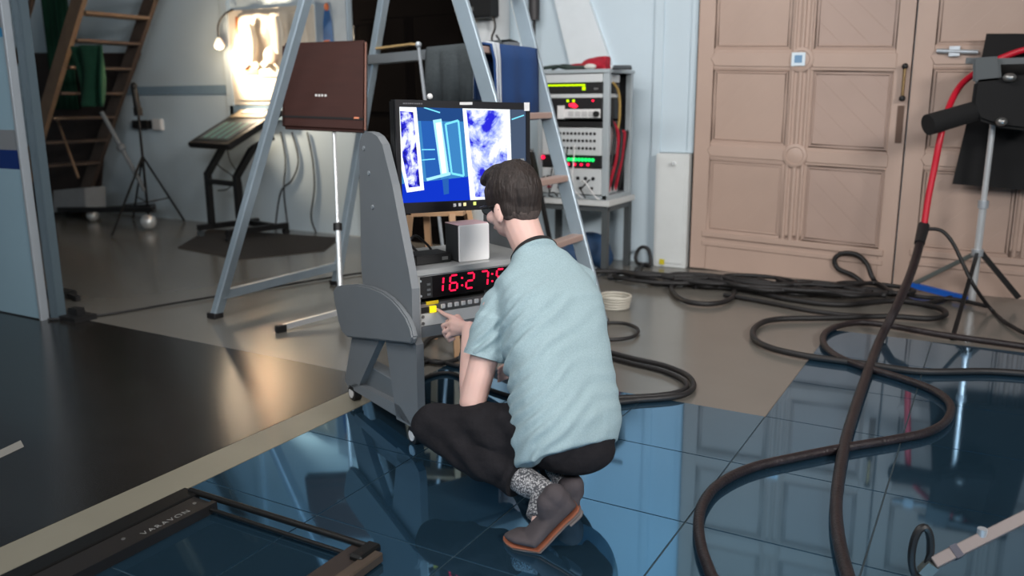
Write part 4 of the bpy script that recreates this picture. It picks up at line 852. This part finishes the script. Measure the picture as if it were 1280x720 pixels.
# head frame
az = R(158); f0 = V((math.cos(az), math.sin(az), 0)); tilt = R(14)
hf = (f0*math.cos(tilt)-Z*math.sin(tilt)).normalized(); hu = (f0*math.sin(tilt)+Z*math.cos(tilt)).normalized(); hs = hu.cross(hf)   # hs = left
def hp_(f, s, u): return hdc + hf*f + hs*s + hu*u
HA = (hf, hs, hu)
body = MB()
body.loft([ring(pel-up_t*.06, r_hp, .10, .07, up_t), ring(pel, r_hp, .125, .085, up_t), ring(wai, lerpv(r_hp, r_sh, .4), .115, .075, up_t), ring(che, r_sh, .135, .085, up_t), ring(sho, r_sh, .095, .055, up_t), ring(nek-up_t*.02, r_sh, .055, .045, up_t)])
body.cap(nek-camr*.006+camf*.006, hp_(-.018, 0, -.08), .056, .062)
body.cap(nek-up_t*.05, shL.lerp(nek, .25), .045, .045); body.cap(nek-up_t*.045, shR.lerp(nek, .35), .045, .04)
# head
body.ell(hp_(-.008, 0, .012), HA, (.098, .076, .100)); body.ell(hp_(.03, 0, -.05), HA, (.066, .060, .075)); body.ell(hp_(.050, 0, -.085), HA, (.040, .042, .034))
body.cap(hp_(.092, 0, -.012), hp_(.112, 0, -.046), .010, .014); body.ell(hp_(.086, .018, -.078), HA, (.014, .016, .010)); body.ell(hp_(.086, -.018, -.078), HA, (.014, .016, .010)); body.ell(hp_(.083, 0, .012), HA, (.02, .05, .012))
for s in (1, -1):
    body.ell(hp_(.070, .042*s, -.045), HA, (.022, .024, .022))
    e = (hf*.9+hs*s*.45).normalized()
    body.ell(hp_(-.012, .078*s, -.038), (e, hu, e.cross(hu)), (.018, .033, .010)); body.ell(hp_(-.006, .076*s, -.060), (e, hu, e.cross(hu)), (.010, .014, .008))
# arms
body.cap(shL, elL, .052, .043); body.ell(elL, XA, (.043, .043, .043)); body.cap(elL+(wrL-elL)*.03, elL.lerp(wrL, .3), .040, .041); body.cap(elL.lerp(wrL, .3), wrL, .041, .027)
body.cap(shR-Z*.02, elR, .042, .038); body.cap(elR, elR.lerp(wrR, .3), .040, .040); body.cap(elR.lerp(wrR, .3), wrR, .040, .027)
# left pointing hand
tip = V((-1.719, 2.469, 0.506))
hd_ = (V((-1.621, 2.420, 0.487))-wrL); hdir = hd_.normalized()
mcp = [V((-1.627, 2.425, 0.497)), V((-1.627, 2.414, 0.479)), V((-1.618, 2.404, 0.462)), V((-1.603, 2.397, 0.448))]
for m in mcp: body.cap(wrL.lerp(m, .18), m, .0155, .0115)
body.cap(wrL, wrL.lerp(mcp[1], .8), .024, .018); body.cap(wrL, wrL.lerp(mcp[2], .8), .022, .018)
def finger(pts, r0, r1):
    n = len(pts)-1
    for i in range(n): body.cap(pts[i], pts[i+1], r0+(r1-r0)*i/n, r0+(r1-r0)*(i+1)/n, 12)
finger([mcp[0], V((-1.672, 2.447, 0.498)), V((-1.697, 2.457, 0.503)), tip], .0098, .0066)
for k, pts in enumerate(((mcp[1], V((-1.668, 2.428, 0.462)), V((-1.666, 2.435, 0.440)), V((-1.644, 2.432, 0.446))), (mcp[2], V((-1.655, 2.413, 0.443)), V((-1.651, 2.422, 0.424)), V((-1.631, 2.424, 0.432))), (mcp[3], V((-1.632, 2.400, 0.432)), V((-1.629, 2.409, 0.415)), V((-1.610, 2.411, 0.426))))):
    finger(pts, .0096-.0006*k, .0078-.0006*k)
finger([wrL.lerp(mcp[0], .35), V((-1.624, 2.456, 0.493)), V((-1.653, 2.459, 0.480)), V((-1.671, 2.458, 0.469))], .013, .008)
# right hand resting in front
rd = (wrR-elR).normalized(); rt = V((-.3,.2,-.3)).normalized(); rside = rd.cross(Z).normalized()
for k in range(4):
    a = wrR + rd*.085 + Z*(.022-.016*k); body.cap(wrR+rd*.012+Z*(.012-.009*k), a, .0155, .011)
    finger([a, a+rd*.035-rside*.006, a+rd*.055-rside*.022, a+rd*.06-rside*.04], .0095, .007)
body.cap(wrR, wrR+rd*.06, .024, .02); finger([wrR+rd*.02, wrR+rd*.045+Z*.035, wrR+rd*.075+Z*.045, wrR+rd*.095+Z*.04], .013, .008)
# legs and feet inside the clothes
toeL = V((-1.133, 1.961, 0.020)); ballL = V((-1.046, 1.936, 0.025)); heelL = V((-0.958, 2.023, 0.126)); 
toeR = V((-1.160, 2.191, 0.020)); ballR = V((-1.091, 2.156, 0.025)); heelR = anR + V((.05,-.02,-.05))
for h_, k_, a_, b_, t_, e_ in ((hipL, knL, anL, ballL, toeL, heelL), (hipR, knR, anR, ballR, toeR, heelR)):
    body.cap(h_, k_, .075, .050); body.cap(k_, k_.lerp(a_, .35), .050, .047); body.cap(k_.lerp(a_, .35), a_, .047, .034)
    body.cap(a_, a_.lerp(b_, .6), .030, .018); body.cap(a_, e_.lerp(a_, .5), .028, .02)
bo = remesh(body.obj('body', skin, ps), .0045, 3)
# ---- t-shirt
def shirt_mat():
    m = mat('tshirt', '#8fa6ad', .92, spec=.2); nt = m.node_tree; N = nt.nodes; L = nt.links; b = N['Principled BSDF']
    tc = N.new('ShaderNodeTexCoord'); n1 = N.new('ShaderNodeTexNoise'); n1.inputs['Scale'].default_value = 260; n1.inputs['Detail'].default_value = 2
    r = N.new('ShaderNodeValToRGB'); c = lin('#98aeb4'); r.color_ramp.elements[0].color = tuple(x*.90 for x in c[:3])+(1,); r.color_ramp.elements[1].color = tuple(x*1.06 for x in c[:3])+(1,); r.color_ramp.elements[0].position = .35; r.color_ramp.elements[1].position = .65
    L.new(tc.outputs['Object'], n1.inputs['Vector']); L.new(n1.outputs['Fac'], r.inputs[0]); L.new(r.outputs[0], b.inputs['Base Color'])
    return m
tm = shirt_mat()
sh = MB()
hemL = V((-1.162, 2.034, 0.256))
dn = -up_t
sh.loft([ring(V((-1.052, 2.179, 0.188)), r_hp, .178, .134, up_h, p=2.2), ring(V((-1.064, 2.207, 0.254)), r_hp, .190, .138, up_h, p=2.4), ring(V((-1.089, 2.236, 0.330)), lerpv(r_hp, r_sh, .25), .183, .122, up_t, p=2.5), ring(V((-1.120, 2.275, 0.417)), lerpv(r_hp, r_sh, .5), .178, .115, up_t, p=2.5),
         ring(V((-1.171, 2.330, 0.514)), lerpv(r_hp, r_sh, .8), .180, .118, up_t, p=2.5), ring(V((-1.214, 2.375, 0.604)), r_sh, .182, .115, up_t, p=2.6), ring(V((-1.258, 2.414, 0.671)), r_sh, .172, .092, up_t), ring(V((-1.282, 2.425, 0.718)), r_sh, .118, .074, up_n), ring(V((-1.306, 2.431, 0.750)), r_sh, .074, .066, up_n)])
rv_ = (r_sh-up_n*r_sh.dot(up_n)).normalized(); fv_ = up_n.cross(rv_).normalized()
sh.tube([nek+up_n*.004+rv_*.070*math.cos(t)+fv_*(.064*math.sin(t))-up_n*.02*max(0, math.sin(t)) for t in [2*math.pi*i/32 for i in range(32)]], .013, 10, closed=True)
sh.ell(nek-up_n*.035, (rv_, fv_, up_n), (.07, .062, .028))
cufL = shL.lerp(elL, .52); cufR = shR.lerp(elR, .52)
sh.cap(shL+(nek-shL)*.10+Z*-.012, shL.lerp(elL, .30), .066, .066); sh.tube([shL.lerp(elL, .1), shL.lerp(elL, .3), cufL], [.066, .067, .068], 24)
sh.cap(shR+(nek-shR)*.16+Z*-.012, shR.lerp(elR, .30), .054, .056); sh.tube([shR.lerp(elR, .1), shR.lerp(elR, .3), cufR], [.060, .062, .064], 24)
sh.cap(nek-up_t*.05, shL+Z*-.004, .060, .056); sh.cap(nek-up_t*.045, shR+Z*-.008, .066, .050)
so_ = remesh(sh.obj('tshirt', tm, ps), .0065, 5)
# folds: diagonal creases pulled towards the left waist and the armpit
inv = INV[ps.name].inverted()
me = so_.data
anchors = [(V((-1.265, 2.157, 0.416)), 34, .007, .20), (V((-1.152, 2.055, 0.315)), 42, .0085, .15), (V((-1.273, 2.202, 0.519)), 50, .006, .14), (V((-1.017, 2.401, 0.357)), 30, .0045, .18), (V((-1.105, 2.232, 0.445)), 30, .004, .28)]
nrm = [v.normal.copy() for v in me.vertices]
for v, n in zip(me.vertices, nrm):
    w = inv @ v.co; d = 0
    for a, fr_, am, rad in anchors:
        q = w-a; l = q.length
        fall = math.exp(-(l/rad)**2)
        dirn = q.dot(up_t)*1.0 - q.dot(camr)*.75
        d += am*fall*math.sin(dirn*fr_*3 + 4*noise.noise(w*7))*(.45+1.3*abs(noise.noise(w*11)))
    d += .003*noise.noise(V((w.dot(up_t)*14 - w.dot(camr)*9, w.z*4, w.x*4)))
    v.co += n*d
# hem and cuffs
def hem(c, rv, hw, hd, up, t, nm): return MB().loft([ring(c-up*t*.5, rv, hw, hd, up, p=2.5), ring(c+up*t*.5, rv, hw, hd, up, p=2.5)], cap=False).obj(nm, tm, so_, smooth=True)
ca = (elL-shL).normalized()
MB().tube([cufL-ca*.012, cufL+ca*.004], [.0685, .069], 28).obj('sleeve_hem', tm, so_, smooth=True)
ca = (elR-shR).normalized()
MB().tube([cufR-ca*.012, cufR+ca*.004], [.0685, .069], 28).obj('sleeve_hem', tm, so_, smooth=True)
# lanyard around the neck
ln = []
for k in range(28):
    t = 2*math.pi*k/28
    rv = (r_sh-up_n*r_sh.dot(up_n)).normalized(); fv = up_n.cross(rv).normalized()
    ln.append(nek + rv*.078*math.cos(t) + fv*(.072*math.sin(t)) + up_n*(.012 - .03*max(0, math.sin(t))))
mb = MB(); rr = []
for i, p in enumerate(ln):
    out = (p-nek); out = (out-up_t*out.dot(up_t)).normalized(); up2 = (up_t*.8-out*.6).normalized()
    rr.append([p-up2*.010-out*.001, p+up2*.010-out*.001, p+up2*.010+out*.002, p-up2*.010+out*.002])
mb.loft(rr, closed=True).obj('lanyard', mat('lanyard_black', '#161618', .8), ps, smooth=True)
# ---- trousers
tr = MB(); trm = mat('trousers', '#222124', .95, spec=.15, var=.12, vs=30, bump=.2, bs=60)
tr.loft([ring(pel-up_t*.075, r_hp, .13, .10, up_t), ring(pel-up_t*.03, r_hp, .155, .110, up_t), ring(pel+up_t*.06, r_hp, .14, .10, up_t)])
tr.ell(V((-1.037, 2.187, 0.209)), (camr, camf, Z), (.128, .10, .070))
tr.cap(hipL, hipL.lerp(knL, .5), .100, .092); tr.cap(hipL.lerp(knL, .5), knL, .094, .073)
cL = knL.lerp(anL, .77)
tr.cap(knL, knL.lerp(anL, .3), .073, .074); tr.tube([knL.lerp(anL, .05), knL.lerp(anL, .3), knL.lerp(anL, .55), cL], [.070, .075, .070, .062], 24)
tr.cap(hipR-camr*.03, hipR.lerp(knR, .5), .09, .09); tr.cap(hipR.lerp(knR, .5), knR, .09, .066); cR = knR.lerp(anR, .8)
tr.cap(knR, knR.lerp(anR, .3), .066, .066); tr.tube([knR.lerp(anR, .1), knR.lerp(anR, .5), cR], [.064, .064, .058], 24)
to_ = remesh(tr.obj('trousers', trm, ps), .0065, 4); me = to_.data
ax = (anL-knL).normalized(); nrm = [v.normal.copy() for v in me.vertices]
for v, n in zip(me.vertices, nrm):
    w = inv @ v.co
    d = .006*noise.noise(w*14) + .010*math.sin((w-knL).dot(ax)*55+2*noise.noise(w*8))*math.exp(-((w-cL).length/.15)**2) + .006*math.sin((w.z*75+(w-knL).dot(ax)*40)+4*noise.noise(w*6))*math.exp(-((w-knL.lerp(hipL, .45)).length/.22)**2)
    v.co += n*d
cf = MB(); cf.tube([cL-ax*.012, cL+ax*.008], [.062, .063], 28); cf.obj('cuff', trm, to_, smooth=True)
# ---- socks and shoes
def sock_mat():
    m = mat('sock', '#8f9092', .95); nt = m.node_tree; N = nt.nodes; L = nt.links; b = N['Principled BSDF']
    tc = N.new('ShaderNodeTexCoord'); n1 = N.new('ShaderNodeTexVoronoi'); n1.inputs['Scale'].default_value = 170
    r = N.new('ShaderNodeValToRGB'); r.color_ramp.elements[0].color = lin('#b9b9ba'); r.color_ramp.elements[1].color = lin('#4a4b50'); r.color_ramp.elements[0].position = .2; r.color_ramp.elements[1].position = .65
    L.new(tc.outputs['Object'], n1.inputs['Vector']); L.new(n1.outputs['Distance'], r.inputs[0]); L.new(r.outputs[0], b.inputs['Base Color'])
    return m
skm = sock_mat(); shoem = mat('shoe_suede', '#453f42', .8, var=.15, vs=18, bump=.1, bs=150); weltm = mat('shoe_welt', '#8a5038', .7); solem = mat('shoe_sole', '#6a6260', .7)
for kn, an, ball, toe, heel in ((knL, anL, ballL, toeL, heelL), (knR, anR, ballR, toeR, heelR)):
    a = (an-kn).normalized()
    sk_ = MB().tube([kn.lerp(an, .68), kn.lerp(an, .86), an, an+(ball-an)*.55], [.043, .043, .045, .036], 22)
    remesh(sk_.obj('sock', skm, ps), .004, 2)
    # shoe: sections along the bent foot
    fwd_ = (ball-heel).normalized(); sd = fwd_.cross(Z).normalized(); un = sd.cross(fwd_).normalized()
    ft_ = (toe-ball); ft_.z = 0; ft_.normalize(); sd2 = ft_.cross(Z).normalized()
    secs = []
    for t, hw, top in ((-.03, .020, .05), (.02, .031, .064), (.15, .035, .068), (.35, .034, .060), (.55, .037, .058), (.78, .043, .053), (1.0, .046, .047)):
        secs.append((heel.lerp(ball, t), sd, un, hw, top))
    tl2 = (toe-ball).length
    for t, hw, top in ((.3, .046, .040), (.6, .043, .035), (.85, .034, .028), (1.0, .020, .018)):
        secs.append((ball.lerp(V((toe.x, toe.y, ball.z)), t), sd2, Z, hw, top))
    def sec(c, s, u, hw, top, lo, n=20):
        out = []
        for k in range(n):
            q = 2*math.pi*k/n; cx, sy = math.cos(q), math.sin(q)
            out.append(c + s*hw*math.copysign(abs(cx)**.8, cx) + u*(lo+(top-lo)*(.5+.5*math.copysign(abs(sy)**.75, sy))))
        return out
    um = MB().loft([sec(c-u*.022, s, u, hw, top, .012) for c, s, u, hw, top in secs])
    um.cap(heel.lerp(ball, .14)+un*.035, heel.lerp(ball, .16)+un*.055, .034, .037); um.cap(heel.lerp(ball, .42)+un*.03, heel.lerp(ball, .32)+un*.05, .034, .036)
    so2 = remesh(um.obj('shoe', shoem, ps), .004, 4)
    MB().loft([sec(c-u*.022, s, u, hw+.003, .013, .005) for c, s, u, hw, top in secs]).obj('welt', weltm, so2, smooth=True)['label'] = 'orange brown welt'
    lo = MB().loft([sec(c-u*.022, s, u, hw+.002, .006, -.003) for c, s, u, hw, top in secs])
    lo.loft([sec(heel.lerp(ball, t)-un*.022, sd, un, hw, .0, -.016) for t, hw in ((-.03, .022), (.03, .034), (.15, .037), (.30, .036))])
    lo.obj('sole', solem, so2, smooth=True)
# ---- hair
hr = MB()
hr.ell(hp_(-.010, 0, .026), HA, (.108, .086, .106)); hr.ell(hp_(.04, 0, .088), HA, (.072, .066, .042)); hr.ell(hp_(.080, .005, .084), HA, (.034, .056, .030)); hr.ell(hp_(-.02, 0, .085), HA, (.07, .062, .046))
hr.ell(hp_(-.055, 0, -.034), HA, (.042, .058, .056)); hr.ell(hp_(-.03, .05, -.025), HA, (.038, .030, .045)); hr.ell(hp_(-.03, -.05, -.025), HA, (.038, .030, .045)); hr.ell(hp_(.035, .055, .02), HA, (.03, .028, .05)); hr.ell(hp_(.035, -.055, .02), HA, (.03, .028, .05))
hairm = mat('hair', '#2c2421', .6, var=.35, vs=60, bump=.5, bs=90, stretch=(1, 1, .18), spec=.4)
ho = remesh(hr.obj('hair', hairm, ps), .0045, 4); me = ho.data
bmh = bmesh.new(); bmh.from_mesh(me); ii = INV[ps.name]
kill = []
for f in bmh.faces:
    w = inv @ f.calc_center_median(); q = w-hdc; a, s, u = q.dot(hf), q.dot(hs), q.dot(hu)
    if a > .052 and u < .05: kill.append(f)
bmesh.ops.delete(bmh, geom=kill, context='FACES')
crown = hp_(-.05, .0, .12)
for v in bmh.verts:
    w = inv @ v.co; q = w-hdc; u = q.dot(hu)
    if u > .0:
        dv = (w-crown); ang = math.atan2(dv.dot(hs), dv.dot(hf))
        v.co += v.normal*(.0012*math.sin(ang*40+3*noise.noise(w*20)) + .003*noise.noise(w*40))*min(1, max(0, u)/.05)
me.materials.append(mat('hair_faded', '#4b413d', .75, var=.3, vs=70, bump=.3, bs=140)); me.materials.append(mat('hair_stubble', '#7d6860', .8, var=.2, vs=90))
for f in bmh.faces:
    w = inv @ f.calc_center_median(); q = w-hdc; u = q.dot(hu)+.012*noise.noise(w*60)
    f.material_index = 2 if u < -.078 else 1 if u < -.052 else 0
bmh.to_mesh(me); bmh.free()
# ---- glasses
gl = MB()
for s in (1, -1):
    gl.tube([hp_(.103, (.033+.026*math.cos(t))*s, -.014+.018*math.sin(t)) for t in [2*math.pi*i/20 for i in range(20)]], .0018, 8, closed=True)
    gl.tube([hp_(.101, .058*s, -.006), hp_(.088, .078*s, -.006), hp_(.0, .086*s, -.012), hp_(-.02, .082*s, -.03)], .0026, 8)
gl.tube([hp_(.104, -.008, -.01), hp_(.107, 0, -.006), hp_(.104, .008, -.01)], .0028, 8)
go = gl.obj('glasses', mat('glasses_black', '#121214', .3), ps, smooth=True)
lensm = mat('lens', '#cfd8dc', .05); lb = lensm.node_tree.nodes['Principled BSDF']; lb.inputs['Transmission Weight'].default_value = 1; lb.inputs['IOR'].default_value = 1.05
for s in (1, -1): MB().ell(hp_(.103, .033*s, -.014), HA, (.0008, .024, .017), 18, 8).obj('lens', lensm, go, smooth=True)
# ------------------------------------------------------------------ light
def area(name, loc, size, size_y, power, col, target):
    l = bpy.data.lights.new(name, 'AREA'); l.shape = 'RECTANGLE'; l.size = size; l.size_y = size_y; l.energy = power; l.color = col
    o = bpy.data.objects.new(name, l); COL.objects.link(o); o.location = loc
    o.rotation_euler = (V(target)-V(loc)).to_track_quat('-Z', 'Y').to_euler(); return o
area('ceiling_softbox', (-2.2, 1.0, 3.4), 3.0, 2.0, 95, (1, .97, .95), (-1.6, 3.6, 0))
area('right_key', (3.2, .6, 3.2), 1.4, 1.2, 62, (1, .96, .93), (-2.2, 4.3, .9)).data.spread = R(70)
area('front_key', (.8, -2.4, 3.3), 2.2, 1.0, 170, (.97, .98, 1), (-1.4, 5.6, 1.4))
area('left_fill', (-4.0, -2.6, 3.3), 2.0, 1.2, 50, (.78, .9, 1), (-4.9, 2.8, .9))
area('gate_strip', (-2.4, 3.4, 3.38), 2.4, .5, 75, (1, .97, .95), (-2.3, 6.2, 1.3))
sp = bpy.data.lights.new('clip_lamp_beam', 'SPOT'); sp.energy = 190; sp.spot_size = R(128); sp.spot_blend = .7; sp.color = (1, .80, .58); sp.shadow_soft_size = .05
so = bpy.data.objects.new('clip_lamp_beam', sp); COL.objects.link(so); so.location = (-6.66, WY-.27, 1.77)
so.rotation_euler = (V((-6.25, WY, 1.66))-V(so.location)).to_track_quat('-Z', 'Y').to_euler()
pl = bpy.data.lights.new('clip_lamp_spill', 'POINT'); pl.energy = 8; pl.color = (1, .75, .5); pl.shadow_soft_size = .06
po = bpy.data.objects.new('clip_lamp_spill', pl); COL.objects.link(po); po.location = (-6.60, WY-.36, 1.75)
w = bpy.data.worlds.new('room_air'); S.world = w; w.use_nodes = True
w.node_tree.nodes['Background'].inputs[0].default_value = (.6, .68, .8, 1); w.node_tree.nodes['Background'].inputs[1].default_value = .25
# ------------------------------------------------------------------ camera
cd = bpy.data.cameras.new('camera'); cd.sensor_width = 36; cd.lens = 1061.745/1280*36; cd.clip_start = .05
co = bpy.data.objects.new('camera', cd); COL.objects.link(co)
cr = V((0.86943252, 0.49401513, -0.00601143)); cu_ = V((-0.10111209, 0.18983401, 0.97659582)); cf_ = V((-0.48359429, 0.84847634, -0.21499876))
co.matrix_world = Matrix(((cr.x, cu_.x, -cf_.x, 0), (cr.y, cu_.y, -cf_.y, 0), (cr.z, cu_.z, -cf_.z, 1.244), (0, 0, 0, 1)))
cd.dof.use_dof = True; cd.dof.focus_distance = 2.85; cd.dof.aperture_fstop = 2.2
S.camera = co
S.view_settings.view_transform = 'Standard'; S.view_settings.look = 'None'; S.view_settings.exposure = 0.2; S.view_settings.gamma = 1; S.view_settings.use_curve_mapping = False
